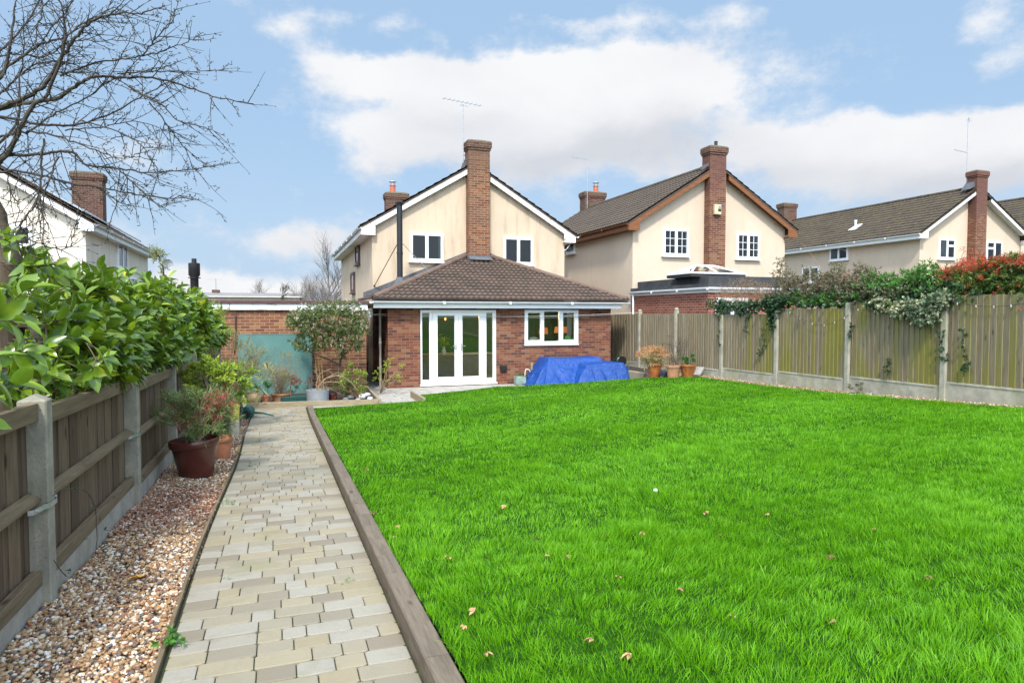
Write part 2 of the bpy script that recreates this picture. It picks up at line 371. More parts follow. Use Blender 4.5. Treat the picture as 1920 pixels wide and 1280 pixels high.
plain('upvc_white', (.80, .81, .81), .3, .03, 3)
plain('paint_white', (.74, .74, .72), .5, .04, 5, dirt=(.20, .17, .13), dirtamt=.75, stretch=(2, 2, 5))
plain('gutter_white', (.66, .68, .69), .4, .05, 3)
plain('pipe_grey', (.27, .26, .25), .45, .08, 6)
plain('coping_brown', (.085, .042, .036), .5, .15, 6)
plain('metal_black', (.012, .012, .013), .4, .2, 5)
plain('metal_galv', (.42, .45, .48), .35, .15, 25, metal=.8)
plain('metal_steel', (.5, .5, .5), .25, .1, 10, metal=.9)
plain('wire_dark', (.03, .03, .03), .5)
plain('wire_pale', (.55, .5, .42), .5)
plain('panel_dark', (.012, .014, .02), .12, .2, 3)
plain('pot_brown', (.085, .022, .016), .22, .15, 5, dirt=(.14, .06, .04), dirtamt=.4)
plain('terracotta', (.40, .155, .075), .75, .18, 9, bump=.3, dirt=(.42, .33, .24), dirtamt=.4)
plain('terracotta_pale', (.34, .17, .085), .75, .18, 9, bump=.3, dirt=(.36, .33, .24), dirtamt=.5)
plain('terracotta_glaze', (.27, .095, .025), .4, .35, 14, dirt=(.10, .05, .02), dirtamt=.7)
plain('pot_green_black', (.008, .018, .014), .3)
plain('pot_yellow', (.62, .52, .10), .5, .15, 8, dirt=(.4, .35, .2), dirtamt=.5)
plain('pot_beige', (.42, .30, .16), .6, .25, 10, dirt=(.25, .2, .12))
plain('pot_grey', (.27, .285, .31), .6, .1, 8)
plain('soil', (.035, .024, .016), .95, .4, 20, bump=.8)
plain('teal_board', (.085, .20, .185), .6, .13, 2.5, dirt=(.08, .16, .14), dirtamt=.6)
plain('can_green', (.004, .085, .065), .3, .2, 6)
plain('tray_green', (.01, .06, .05), .4)
plain('tarp_rope', (.6, .6, .6), .6)
plain('straw', (.45, .34, .13), .8, .25, 20)
plain('straw_pale', (.55, .45, .24), .8, .2, 20)
plain('white_stone', (.72, .72, .70), .6, .12, 6, bump=.4, dirt=(.4, .4, .36))
plain('stone_dark', (.13, .13, .12), .7, .3, 9, bump=.4)
plain('green_wall', (.05, .135, .065), .8, .1, 3)
plain('room_floor', (.42, .39, .36), .5, .15, 5)
plain('room_white', (.55, .55, .52), .7)
plain('curtain', (.45, .46, .45), .9, .15, 30, stretch=(1, 1, .05))
plain('tub_clear', (.22, .30, .26), .35, .2, 8)
plain('chimney_pot', (.42, .12, .06), .7, .15, 8)
plain('hose_green', (.01, .10, .07), .4)
plain('bag_dark', (.03, .035, .05), .4, .6, 18)
plain('toy_green', (.12, .55, .16), .5)
plain('brick_edge', (.25, .1, .06), .9, .2, 12)
plain('plank_cream', (.55, .47, .30), .8, .15, 6)
plain('leaf_dry', (.42, .25, .12), .8, .4, 60)
plain('leaf_brown', (.17, .085, .035), .8, .4, 60)
plain('leaf_orange', (.60, .33, .06), .7, .2, 30)
plain('branch_far', (.17, .145, .13), .9, .2, 8)
plain('branch_pale', (.27, .19, .11), .85, .25, 30)
plain('branch_dark', (.07, .05, .04), .9, .3, 20)
plain('twig_red', (.21, .115, .07), .9, .3, 20)
plain('roof_far', (.20, .185, .18), .9, .15, 2, stretch=(1, 1, 6))
plain('unlit_room_dark', (.02, .022, .024), .9)
# lit lamps inside the kitchen
mt, t, b = newmat('lamp_shade'); setb(t, b, col=(.5, .2, .06), rough=.8); t.set(b.inputs['Emission Color'], (1, .32, .07)); b.inputs['Emission Strength'].default_value = .32
mt, t, b = newmat('lamp_bulb'); setb(t, b, col=(.9, .6, .3)); t.set(b.inputs['Emission Color'], (1, .5, .12)); b.inputs['Emission Strength'].default_value = 2.5
# glass
def glass(name, tint, refl=1.):
    mt, t, b = newmat(name); N = mt.node_tree.nodes
    tr = t.n('ShaderNodeBsdfTransparent', {'Color': tint}); gl = t.n('ShaderNodeBsdfGlossy', {'Color': (1, 1, 1), 'Roughness': .01})
    fr = t.n('ShaderNodeFresnel', {'IOR': 1.52}).outputs[0]
    fr = t.m('MULTIPLY', fr, .85 * refl, clamp=True)
    mx = t.n('ShaderNodeMixShader', {0: fr, 1: tr.outputs[0], 2: gl.outputs[0]})
    t.L.new(mx.outputs[0], N['Material Output'].inputs['Surface'])
glass('glass', (.80, .86, .82), 1.7); glass('glass_dark', (.40, .45, .45))
glass('glass_roof', (.55, .62, .66), 3.)
# tarpaulin
mt, t, b = newmat('tarp_blue'); o = t.geo('Position')
wv1 = t.n('ShaderNodeTexWave', {'Vector': o, 'Scale': 60., 'Distortion': 1.}).outputs['Fac']
n = t.noise(o, 14, 5, .7, dist=1.5); n2 = t.noise(o, 4.5, 5, .65, dist=2.2)
setb(t, b, col=t.mix(t.sm(n, .3, .7), (.0006, .034, .19), (.0012, .068, .33)), rough=.42, spec=.5, normal=t.bump(t.m('ADD', t.m('MULTIPLY', n2, 2.2), n), .55, .04))
# foliage: colours per leaf, thin and translucent
def leafmat(name, cols, rough=.45, trans=.25, spec=.45, patch=.5, ps=2.0, tc=(.25, .4, .03)):
    mt, t, b = newmat(name); N = mt.node_tree.nodes
    r = t.geo('Random Per Island'); p = t.geo('Position')
    f = t.m('ADD', t.m('MULTIPLY', r, 1 - patch), t.m('MULTIPLY', t.sm(t.noise(p, ps, 4, .6), .25, .75), patch))
    c = t.ramp(f, [(i / (len(cols) - 1), q) for i, q in enumerate(cols)])
    setb(t, b, col=c, rough=rough, spec=spec)
    if trans:
        tl = t.n('ShaderNodeBsdfTranslucent', {'Color': t.mix(.5, c, tc)})
        mx = t.n('ShaderNodeMixShader', {0: trans, 1: b.outputs[0], 2: tl.outputs[0]})
        t.L.new(mx.outputs[0], N['Material Output'].inputs['Surface'])
leafmat('laurel_leaf', [(0.0286, 0.0616, 0.0056), (0.0585, 0.1232, 0.008), (0.104, 0.1848, 0.0104), (0.169, 0.2688, 0.0144), (0.0715, 0.1456, 0.0096), (0.26, 0.3584, 0.0176), (0.065, 0.1288, 0.0096), (0.546, 0.4928, 0.024)], rough=.26, spec=.6, trans=.17, patch=.2)
leafmat('grass_blade', [(0.0275, 0.1111, 0.0027), (0.0779, 0.2485, 0.0039), (0.1327, 0.3754, 0.0059), (0.1923, 0.4812, 0.0092), (0.302, 0.5817, 0.0262)], rough=.5, trans=.40, patch=.34, ps=7., spec=.3, tc=(.24, .50, .015))
leafmat('choisya_leaf', [(.10, .2, .02), (.22, .34, .03), (.38, .45, .05), (.5, .5, .08)])
leafmat('pieris_leaf', [(.06, .12, .03), (.12, .19, .05), (.18, .26, .08), (.25, .3, .12)], patch=.3)
leafmat('red_leaf', [(.26, .02, .02), (.36, .05, .035), (.46, .13, .12), (.42, .17, .13)], tc=(.5, .06, .04))
leafmat('olive_leaf', [(.14, .15, .05), (.24, .24, .09), (.33, .30, .15), (.20, .22, .06)])
leafmat('viburnum_leaf', [(0.033, 0.0675, 0.0156), (0.0675, 0.1148, 0.0234), (0.12, 0.162, 0.039), (0.195, 0.2025, 0.0585)], patch=.4, trans=.15)
leafmat('blossom', [(.50, .38, .30), (.66, .58, .48), (.72, .68, .60)], trans=.1, spec=.2)
leafmat('photinia_green', [(.03, .075, .015), (.06, .13, .02), (.12, .19, .03), (.20, .17, .04)], patch=.3)
leafmat('photinia_red', [(.36, .035, .018), (.50, .08, .03), (.52, .13, .05)], patch=.3, tc=(.5, .08, .03))
leafmat('ivy_leaf', [(.016, .045, .018), (.03, .075, .028), (.055, .11, .045)], trans=.12)
leafmat('ivy_varieg', [(.06, .11, .06), (.16, .22, .13), (.38, .40, .24), (.55, .53, .33)], trans=.12)
leafmat('hedge_green', [(.03, .11, .015), (.06, .19, .025), (.11, .27, .04)], patch=.5)
leafmat('bramble_leaf', [(.06, .06, .035), (.11, .12, .055), (.17, .14, .09), (.07, .10, .035)], trans=.12)
leafmat('weed_leaf', [(.05, .16, .02), (.10, .26, .03)])
leafmat('maple_leaf', [(.16, .04, .03), (.26, .07, .05), (.2, .1, .07)])
leafmat('conifer_leaf', [(.01, .03, .008), (.02, .06, .012), (.035, .09, .02)], trans=.1, patch=.7, ps=.6)
leafmat('hydrangea_head', [(.42, .13, .06), (.5, .22, .1), (.55, .3, .16)], trans=.1)
leafmat('straw_leaf', [(.30, .22, .09), (.42, .33, .15), (.5, .42, .22)], trans=.2)
# pebbles
mt, t, b = newmat('pebble'); r = t.geo('Random Per Island'); p = t.geo('Position')
zone = t.sm(t.noise(p, 1.0, 3, .5), .42, .62); x_, y_, z_ = t.sep(p)[0:3]
zone = t.m('MULTIPLY', zone, t.m('MULTIPLY', t.sm(y_, 4.8, 6.2), .8), clamp=True)
warm = t.ramp(r, [(0, (.36, .23, .115)), (.14, (.60, .47, .30)), (.26, (.28, .15, .08)), (.36, (.15, .10, .075)), (.46, (.68, .60, .48)), (.58, (.40, .23, .095)), (.68, (.11, .11, .12)), (.76, (.46, .30, .16)), (.86, (.74, .70, .63)), (.93, (.30, .115, .065))], 'CONSTANT')
red = t.ramp(r, [(0, (.17, .055, .032)), (.2, (.30, .10, .055)), (.38, (.55, .42, .30)), (.5, (.22, .07, .045)), (.66, (.10, .05, .045)), (.78, (.36, .15, .08)), (.9, (.62, .54, .44))], 'CONSTANT')
c = t.mix(zone, warm, red); c = t.mix(.16, c, (.17, .08, .035)); c = t.mix(t.m('MULTIPLY', t.sm(t.noise(p, 60, 4, .6), .4, .8), .3), c, (.12, .08, .05))
setb(t, b, col=c, rough=.62, spec=.35)
# paving setts
mt, t, b = newmat('sett'); r = t.geo('Random Per Island'); p = t.geo('Position')
c = t.ramp(r, [(0, (.270, .236, .172)), (.2, (.292, .252, .172)), (.38, (.232, .202, .15)), (.5, (.30, .276, .225)), (.68, (.275, .232, .152)), (.8, (.215, .182, .135)), (.9, (.292, .264, .212))], 'CONSTANT')
n = t.noise(p, 7, 5, .65); n2 = t.noise(p, 70, 5, .7)
c = t.mix(t.m('MULTIPLY', t.sm(n, .45, .75), .35), c, (.20, .175, .13)); c = t.mix(t.m('MULTIPLY', t.sm(n2, .5, .75), .35), c, (.19, .165, .12))
mossy = t.m('MULTIPLY', t.sm(t.noise(p, 2.2, 5, .65), .56, .72), .35); c = t.mix(mossy, c, (.17, .18, .08))
setb(t, b, col=c, rough=.88, spec=.2, normal=t.bump(t.m('ADD', n2, t.m('MULTIPLY', n, .8)), .6, .005))
mt, t, b = newmat('joint_sand'); p = t.geo('Position')
setb(t, b, col=t.mix(t.sm(t.noise(p, 9, 5, .6), .4, .65), (.045, .04, .03), (.05, .065, .02)), rough=.95, spec=.1)
mt, t, b = newmat('ground_earth'); p = t.geo('Position')
setb(t, b, col=t.mix(t.sm(t.noise(p, .5, 6, .6), .35, .65), (.05, .075, .025), (.085, .065, .04)), rough=.95, spec=.1, normal=t.bump(t.noise(p, 20, 4), .5, .02))
mt, t, b = newmat('lawn_soil'); p = t.geo('Position')
setb(t, b, col=t.mix(t.sm(t.noise(p, 14, 5, .6), .3, .7), (.010, .040, .003), (.02, .07, .006)), rough=.95, spec=.05)
mt, t, b = newmat('litter'); p = t.geo('Position')
setb(t, b, col=t.mix(t.sm(t.noise(p, 30, 5, .7), .35, .65), (.14, .10, .06), (.42, .36, .26)), rough=.95, spec=.1, normal=t.bump(t.noise(p, 60, 4), .9, .02))

# ================================================================== terrain, path, lawn
def sstep(x, a, b):
    t_ = np.clip((np.asarray(x, float) - a) / (b - a), 0, 1); return t_ * t_ * (3 - 2 * t_)
def zpath(y): return np.maximum(CZ - 1.42 - .04442 * np.asarray(y, float), 0.)
def zlawn(x, y):
    x = np.asarray(x, float); y = np.asarray(y, float)
    zl = zpath(y) + .085
    zr = np.interp(y, [-20, 1, 7.9, 9.8, 11.8, 13.6, 18], [1.6, .88, .60, .53, .46, .44, .40])
    s = sstep(x, .67, 10.3) * .55 + np.clip((x - .67) / 9.63, 0, 1) * .45
    z = zl * (1 - s) + zr * s
    b = np.interp(x, [-1, 6, 7, 8.5, 9.6, 10.3], [.03, .05, .12, .27, .40, .44])
    f = sstep(y, 11.5, 16.5)
    z = z * (1 - f) + np.minimum(z, b) * f
    return z + .018 * np.sin(x * 1.1 + 1) * np.sin(y * .8)
def grid(name, xs, ys, zf, mat):
    X, Y = np.meshgrid(xs, ys); Z = zf(X, Y); V = np.stack([X.ravel(), Y.ravel(), Z.ravel()], 1)
    nx = len(xs); i, j = np.meshgrid(np.arange(nx - 1), np.arange(len(ys) - 1)); a = (j * nx + i).ravel()
    return np_mesh(name, V, np.stack([a, a + 1, a + nx + 1, a + nx], 1), mat, smooth=True)
def zground(x, y):
    z = np.where(x > 10.35, .33, -.28) + 0 * y
    z = np.where(x < -1.45, np.clip(.42 - .04 * y, -.1, .5), z)
    return z
gx = np.array([-600, -200, -60, -20, -10, -5, -3, -2, -1.46, -1.44, 0, 3, 6, 9, 10.34, 10.36, 12, 16, 25, 40, 80, 250, 600.])
gy = np.array([-400, -60, -15, -6, 0, 3, 6, 9, 12, 15, 18, 25, 40, 80, 200, 400, 900.])
struct(grid('ground', gx, gy, zground, 'ground_earth'))
# lawn outline (far side runs along the patio, the tarpaulin and the pots)
LX = [.68, 3.0, 3.25, 5.6, 7.0, 8.5, 9.5, 9.9]; LY = [14.5, 14.45, 16.0, 17.0, 16.5, 15.6, 14.6, 14.1]
def lawn_far(x): return np.interp(x, LX, LY)
def lawn_grid():
    xs = np.unique(np.concatenate([np.linspace(.68, 9.95, 60), [3.0, 3.25]])); n = 70; V = []
    for x in xs:
        yf = float(lawn_far(x)); 
        for k in range(n + 1):
            y = -14 + (yf + 14) * (k / n); V.append((x, y, float(zlawn(x, y))))
    F_ = []
    for i in range(len(xs) - 1):
        for k in range(n): a = i * (n + 1) + k; F_.append((a, a + n + 1, a + n + 2, a + 1))
    return np_mesh('lawn', np.array(V), np.array(F_), 'lawn_soil', smooth=True)
struct(lawn_grid())

def grass(cam_y0=1.0):
    Vs = []; Fs = []; off = 0
    def clump(x, y): return .5 + .25 * np.sin(x * 3.1 + 1.3 * np.sin(y * 2.3)) + .25 * np.sin(y * 4.2 + 1.7 * np.sin(x * 1.9 + 1))
    bands = [(.7, 4.2, 9000, 3, .0042, .085), (4.2, 6.5, 5200, 3, .0050, .080), (6.5, 9.5, 2900, 2, .0068, .075), (9.5, 13, 1700, 2, .0090, .07), (13, 17.2, 1300, 1, .0115, .062)]
    for (ya, yb, dens_, seg, wd, hh) in bands:
        n = int(9.3 * (yb - ya) * dens_); x = rng.uniform(.68, 9.97, n); y = rng.uniform(ya, yb, n)
        z = zlawn(x, y); ok = (y < lawn_far(x) - rng.uniform(-.03, .05, n)) & in_view(np.stack([x, y, z], 1), .5 if ya < 6 else .3); x, y, z = x[ok], y[ok], z[ok]; n = len(x)
        # looser growth in patches
        c1 = clump(x, y); c2 = clump(x * 3.3 + 5, y * 3.1 + 2)
        h = hh * (.40 + .72 * c1 ** 1.5 * c2 + .34 * rng.random(n)) * (1 + 1.1 * (rng.random(n) > .985))
        cs_ = .19; ci = np.floor(x / cs_); cj = np.floor(y / cs_); hs = lambda a, b, k: np.modf(np.abs(np.sin(a * 127.1 + b * 311.7 + k * 74.7) * 43758.5453))[0]
        ccx = (ci + .2 + .6 * hs(ci, cj, 1)) * cs_; ccy = (cj + .2 + .6 * hs(ci, cj, 2)) * cs_; ddx = x - ccx; ddy = y - ccy; dist = np.hypot(ddx, ddy) / cs_
        h = h * (.70 + .52 * hs(ci, cj, 3)) * np.clip(1.25 - dist * .75, .45, 1.3)
        az_ = np.arctan2(ddy, ddx) + rng.normal(0, 1.1, n); lean = (.25 + .75 * rng.random(n) ** 1.5) * h * (.55 + .5 * c2)
        wx = .3 * np.sin(x * 2.3 + y); wy = .3 * np.cos(y * 1.7 - x)
        lx = np.cos(az_) * lean + wx * h * .6; ly = np.sin(az_) * lean + wy * h * .6
        fa = rng.uniform(0, 2 * np.pi, n); sx = np.cos(fa); sy = np.sin(fa); wv_ = wd * (.6 + .7 * rng.random(n))
        rows = []
        for k in range(seg + 1):
            t_ = k / seg; ww = wv_ * (1 - t_ ** 1.6 * .92) / 2; zz = z - .01 + h * (t_ - .22 * t_ * t_ * (lean / np.maximum(h, .01))); ox = lx * t_ ** 1.8; oy = ly * t_ ** 1.8
            rows.append(np.stack([x + ox - sx * ww, y + oy - sy * ww, zz], 1)); rows.append(np.stack([x + ox + sx * ww, y + oy + sy * ww, zz], 1))
        V = np.stack(rows, 1).reshape(-1, 3); k2 = 2 * (seg + 1); base = (np.arange(n) * k2)[:, None]
        for k in range(seg): Fs.append(base + np.array([2 * k, 2 * k + 1, 2 * k + 3, 2 * k + 2]) + off)
        Vs.append(V); off += len(V)
    o = np_mesh('grass', np.concatenate(Vs), np.concatenate(Fs), 'grass_blade'); tag(o, 'long bright green grass covering the whole lawn', 'grass', kind='stuff')
grass()

def blocks(name, rects, zf, thick, ch, mat, jit=.0, rot=0.):
    """chamfered slabs on a surface: (x0,x1,y0,y1) each"""
    r_ = np.array(rects, float); n = len(r_); g = ch
    x0, x1, y0, y1 = r_.T; cx = (x0 + x1) / 2; cy = (y0 + y1) / 2; hx = (x1 - x0) / 2; hy = (y1 - y0) / 2
    dz_ = rng.uniform(-jit, jit, n); a = rng.uniform(-rot, rot, n); tx = rng.uniform(-jit, jit, n) * .8; ty = rng.uniform(-jit, jit, n) * .8
    c2 = np.minimum(g * 2.2, .02)
    def ring(ins, zo):
        o = []
        for sx_, sy_, first in ((-1, -1, 0), (-1, -1, 1), (1, -1, 1), (1, -1, 0), (1, 1, 0), (1, 1, 1), (-1, 1, 1), (-1, 1, 0)):
            ex = (hx - ins) * sx_; ey = (hy - ins) * sy_
            if first: ex = ex - sx_ * c2
            else: ey = ey - sy_ * c2
            X = cx + ex * np.cos(a) - ey * np.sin(a); Y = cy + ex * np.sin(a) + ey * np.cos(a)
            o.append(np.stack([X, Y, zf(X, Y) + zo + dz_ + tx * ex / np.maximum(hx, .01) + ty * ey / np.maximum(hy, .01)], 1))
        return o
    V = np.stack(ring(0, -thick) + ring(0, -g * .8) + ring(g * .35, -g * .25) + ring(g * 1.1, 0.), 1)
    T = []
    for k in range(3):
        for j in range(8): T.append((k * 8 + j, k * 8 + (j + 1) % 8, k * 8 + 8 + (j + 1) % 8, k * 8 + 8 + j))
    T += [(24, 25, 26, 27), (24, 27, 28, 31), (31, 28, 29, 30)]
    T = np.array(T); Fc = (T[None] + (np.arange(n) * 32)[:, None, None]).reshape(-1, 4)
    return np_mesh(name, V.reshape(-1, 3), Fc, mat)
# path of mixed-length setts laid across, thin joints
rects = []; y = 1.3; k = 0
while y < 15.1:
    d = .137 + .004 * math.sin(k * 1.7); xl = -.495 + .02 * math.sin(y * .9); x = xl; xe = .556
    L = []
    while x < xe - .05:
        l = rnd.choice([.115, .135, .165, .165, .215, .235, .25])
        if xe - (x + l) < .09: l = xe - x
        L.append((x, min(x + l, xe))); x += l
    for a, b in L: rects.append((a + .0022, b - .0022, y + .0022, y + d - .0022))
    y += d; k += 1
struct(blocks('path', rects, lambda X, Y: zpath(Y), .06, .0055, 'sett', .0018, .003))
struct(grid('path_bed', np.linspace(-.52, .575, 4), np.linspace(1., 15.2, 60), lambda X, Y: zpath(Y) - .013, 'joint_sand'))
# patio of pale slabs
rects = []; row = 0; y = 14.62
while y < 18.05:
    d = [.45, .6, .45, .6, .45, .45, .6][row % 7]; x = -1.2 - rnd.random() * .5
    while x < 10.2:
        l = rnd.choice([.45, .6, .6, .9]); x0 = max(x, -1.2)
        if x + l > -1.15:
            y1 = min(y + d, 18.07)
            if not (x0 < .6 and y < 15.1) : rects.append((x0 + .006, min(x + l, 10.2) - .006, y + .006, y1 - .006))
        x += l
    y += d; row += 1
y = 18.1
while y < 24: rects.append((2.21, 2.80, y + .006, y + .594)); y += .6
struct(blocks('patio', rects, lambda X, Y: 0 * X + .0, .08, .006, 'patio_slab', .002, .002))
struct(grid('patio_bed', np.linspace(-1.2, 10.22, 3), np.array([14.6, 24.]), lambda X, Y: 0 * X - .012, 'joint_sand'))
struct(grid('border_soil', np.array([9.94, 10.32]), np.linspace(-2, 14.6, 30), lambda X, Y: zlawn(X, Y) + .004 - .02 * (X < 10), 'litter'))
# gravel strip: one bed sheet plus loose pebbles
struct(grid('gravel_bed', np.linspace(-1.3, -.51, 3), np.linspace(.8, 14.7, 60), lambda X, Y: zpath(Y) - .040 + 0 * X, 'litter'))
import itertools
def ico(sub):
    import bmesh
    bm = bmesh.new(); bmesh.ops.create_icosphere(bm, subdivisions=sub, radius=1.); v = np.array([q.co[:] for q in bm.verts]); f = np.array([[q.index for q in p.verts] for p in bm.faces]); bm.free(); return v, f
ICO1 = ico(1); ICO2 = ico(2)
def pebbles():
    Vs = []; Fs = []; off = 0
    for ya, yb, dn, (tv, tf), s0 in ((1.6, 5.2, 5200, ICO2, .0105), (5.2, 8.5, 3600, ICO1, .0125), (8.5, 14.6, 2000, ICO1, .016)):
        n = int(.72 * (yb - ya) * dn); P = np.stack([rng.uniform(-1.235, -.53, n), rng.uniform(ya, yb, n), np.zeros(n)], 1)
        P = P[in_view(P + [0, 0, .3], .25)]; n = len(P)
        P[:, 2] = zpath(P[:, 1]) - .022 + rng.random(n) * .022 + .014 * np.sin(P[:, 0] * 9 + P[:, 1] * 3) + .02 * np.sin(P[:, 1] * 2) * 0
        s = s0 * (.5 + .9 * rng.random(n) ** 1.3)
        D = unit(n); Nn = unit(n); D[:, 2] *= .4; sc3 = np.stack([s * rng.uniform(.7, 1., n), s * rng.uniform(.9, 1.5, n), s * rng.uniform(.5, .85, n)], 1)
        V, F_ = scatter(tv, tf, P, D, Nn * [.3, .3, 1.5], sc3); Vs.append(V); Fs.append(F_ + off); off += len(V)
    o = np_mesh('gravel', np.concatenate(Vs), np.concatenate(Fs), 'pebble', smooth=True); tag(o, 'multicoloured pebble gravel between brown fence and paved path', 'gravel', kind='stuff')
pebbles()
def litter():
    n = 1500; y_ = rng.uniform(2, 14.4, n); x_ = rng.uniform(9.93, 10.24, n); P = np.stack([x_, y_, zlawn(x_, y_) + .008], 1)
    V, F_ = scatter(ICO1[0], ICO1[1], P, unit(n), unit(n), .012 * (.5 + rng.random(n)))
    tag(np_mesh('stone_chippings', V, F_, 'pebble', smooth=True), 'pale stone chippings along the foot of the green fence', 'gravel', kind='stuff')
litter()

# ================================================================== timber edging
SL = [(.2, 2.71, 'weathered grey sleeper nearest the camera, just past the joint at the bottom of the photo'), (2.715, 5.6, 'long grey sleeper edging the lawn, first one beyond the near joint'),
      (5.605, 8.6, 'grey sleeper beside the path, level with the big brown pot'), (8.605, 11.6, 'grey sleeper beside the path, level with the black tall planter'), (11.605, 14.45, 'farthest grey sleeper of the path edging, ending at the patio')]
for a, b, lab in SL:
    m = MB(); za = float(zpath(a)); zb = float(zpath(b)); n = 8
    pts = [(a + (b - a) * i / n) for i in range(n + 1)]
    for i in range(n):
        y0, y1 = pts[i], pts[i + 1]; z0 = float(zpath(y0)); z1 = float(zpath(y1)); c = .008; X0 = .566; X1 = .676
        prof = lambda y, z: [(X0, y, z - .12), (X1, y, z - .12), (X1, y, z + .098 - c), (X1 - c, y, z + .098), (X0 + c, y, z + .10), (X0, y, z + .10 - c)]
        P = prof(y0, z0) + prof(y1, z1); fs = [(j, (j + 1) % 6, 6 + (j + 1) % 6, 6 + j) for j in range(6)]
        if i == 0: fs.append((5, 4, 3, 2, 1, 0))
        if i == n - 1: fs.append((6, 7, 8, 9, 10, 11))
        fs = [tuple(reversed(f)) for f in fs] if False else fs
        m.add(P, fs)
    tag(m.build('timber_sleeper', 'sleeper_wood'), lab, 'sleeper', 'sleepers edging the lawn')
def board(name, p, q, h, th, mat, label, cat='timber edging', z0=-.02, group=None):
    m = MB(); p = Vector(p); q = Vector(q); m.beam((p.x, p.y, z0 + h / 2), (q.x, q.y, z0 + h / 2), th, h); return tag(m.build(name, mat, bevel=.004), label, cat, group)
board('bed_edging_board', (-.62, 15.22), (2.10, 14.93), .135, .07, 'bed_timber', 'pale timber board along the front of the planting bed')
board('bed_edging_board', (2.13, 14.95), (2.20, 17.4), .135, .07, 'bed_timber', 'timber board along the right side of the planting bed, by the white stones')
board('lawn_edging_board', (3.05, 14.50), (3.05, 16.0), .17, .06, 'bed_timber', 'short timber board retaining the lawn corner beside the patio')
board('path_end_strip', (.68, 14.56), (3.0, 14.52), .03, .04, 'bed_timber', 'low flat timber strip between lawn and patio')
m = MB(); P = [(-.512 + .02 * math.sin(y * .9) - .012, y) for y in np.arange(1., 14.6, .4)]
for (x0, y0), (x1, y1) in zip(P[:-1], P[1:]): m.beam((x0, y0, float(zpath(y0)) - .035), (x1, y1, float(zpath(y1)) - .035), .02, .11)
tag(m.build('gravel_edging_strip', 'rail_wood'), 'thin brown timber strip between gravel and paved path', 'timber edging')

# ================================================================== left fence: brown boards, concrete posts
fence = thing('wooden_fence', 'low weathered brown board fence with concrete posts, under the laurel leaves', 'fence', (-1.27, 1.9, .4))
FP = [1.87, 4.35, 6.86, 9.26, 11.55, 13.95, 16.25]
top = [1.56, 1.475, 1.375, 1.33, 1.31, 1.82]; ptop = [1.63, 1.555, 1.46, 1.385, 1.38, 1.86, 1.86]
gb = [.545, .49, .385, .30, .24, .22]
for i, y in enumerate(FP):
    m = MB(); zt = ptop[i]; z0 = float(zpath(y)) - .2
    m.cbox(-1.345, y - .052, z0, -1.205, y + .052, zt - .025, .008)
    m.add([(-1.335, y - .045, zt - .026), (-1.213, y - .045, zt - .026), (-1.213, y + .045, zt - .026), (-1.335, y + .045, zt - .026), (-1.275, y - .03, zt + .004), (-1.275, y + .03, zt + .004)], [(0, 1, 4), (1, 2, 5, 4), (2, 3, 5), (3, 0, 4, 5)])
    m.build('concrete_post', 'concrete_speck', fence)
    if i < 5:
        m = MB(); zb = (.955, .945, .91, .86, .84)[i]
        for j in range(10):       # galvanised strap bent round the post
            pass
        pts = [(-1.262, y - .20), (-1.236, y - .19), (-1.222, y - .09), (-1.198, y - .058), (-1.198, y + .058), (-1.222, y + .09), (-1.236, y + .19)]
        for (a, b), (c, d) in zip(pts[:-1], pts[1:]): m.beam((a, b, zb), (c, d, zb), .004, .028)
        for s_ in (-1, 1): m.tube([(-1.232, y + s_ * .16, zb), (-1.225, y + s_ * .16, zb)], .008, 6)
        m.build('post_strap', 'metal_galv', fence)
for i in range(6):
    ya = FP[i] + .055; yb = FP[i + 1] - .055; m = MB(); y = ya; zt = top[i]; g = gb[i]; gnext = gb[i] - .02
    while y < yb - .02:
        w_ = .118 + rnd.uniform(-.01, .01); e = min(y + w_, yb); s_ = (y - ya) / (yb - ya); z1 = zt - .035 - .045 * s_ + rnd.uniform(-.006, .006); z0 = g - .03 * s_
        dx_ = rnd.uniform(-.003, .003) - (.016 if len(m.f) % 12 else 0)
        m.add([(-1.312 + dx_, y, z0), (-1.300 + dx_, e + .012, z0), (-1.300 + dx_, e + .012, z1), (-1.312 + dx_, y, z1), (-1.322 + dx_, y, z0), (-1.322 + dx_, e + .012, z0), (-1.322 + dx_, e + .012, z1), (-1.322 + dx_, y, z1)],
              [(0, 1, 2, 3), (5, 4, 7, 6), (3, 2, 6, 7), (0, 4, 5, 1), (1, 5, 6, 2), (4, 0, 3, 7)])
        y = e
    m.build('board_panel', 'fence_brown', fence)
    for k, (h, th, up) in enumerate(((.10, .055, zt - .05), (.078, .06, g + .47 if i < 5 else 1.0), (.085, .05, g + .045))):
        m = MB(); d = .045; up2 = up - (d if k != 1 else .035)
        if k == 1:   # triangular arris rail
            tri = lambda y, z: [(-1.298, y, z - .042), (-1.243, y, z - .01), (-1.243, y, z + .01), (-1.298, y, z + .042)]
            m.add(tri(ya - .03, up) + tri(yb + .03, up2), [(0, 1, 2, 3), (7, 6, 5, 4), (0, 4, 5, 1), (1, 5, 6, 2), (2, 6, 7, 3), (3, 7, 4, 0)])
        else:
            if i == 5 and k == 0: up, up2 = 1.77, 1.75
            m.beam((-1.270, ya, up), (-1.270, yb, up2), th, h)
        m.build('rail', 'rail_wood', fence, bevel=0 if k == 1 else .004)
    m = MB(); m.beam((-1.272, ya - .02, g - .16), (-1.272, yb + .02, g - .03 - .16), .045, .31); m.build('gravel_board', 'gravelboard', fence, bevel=.005)

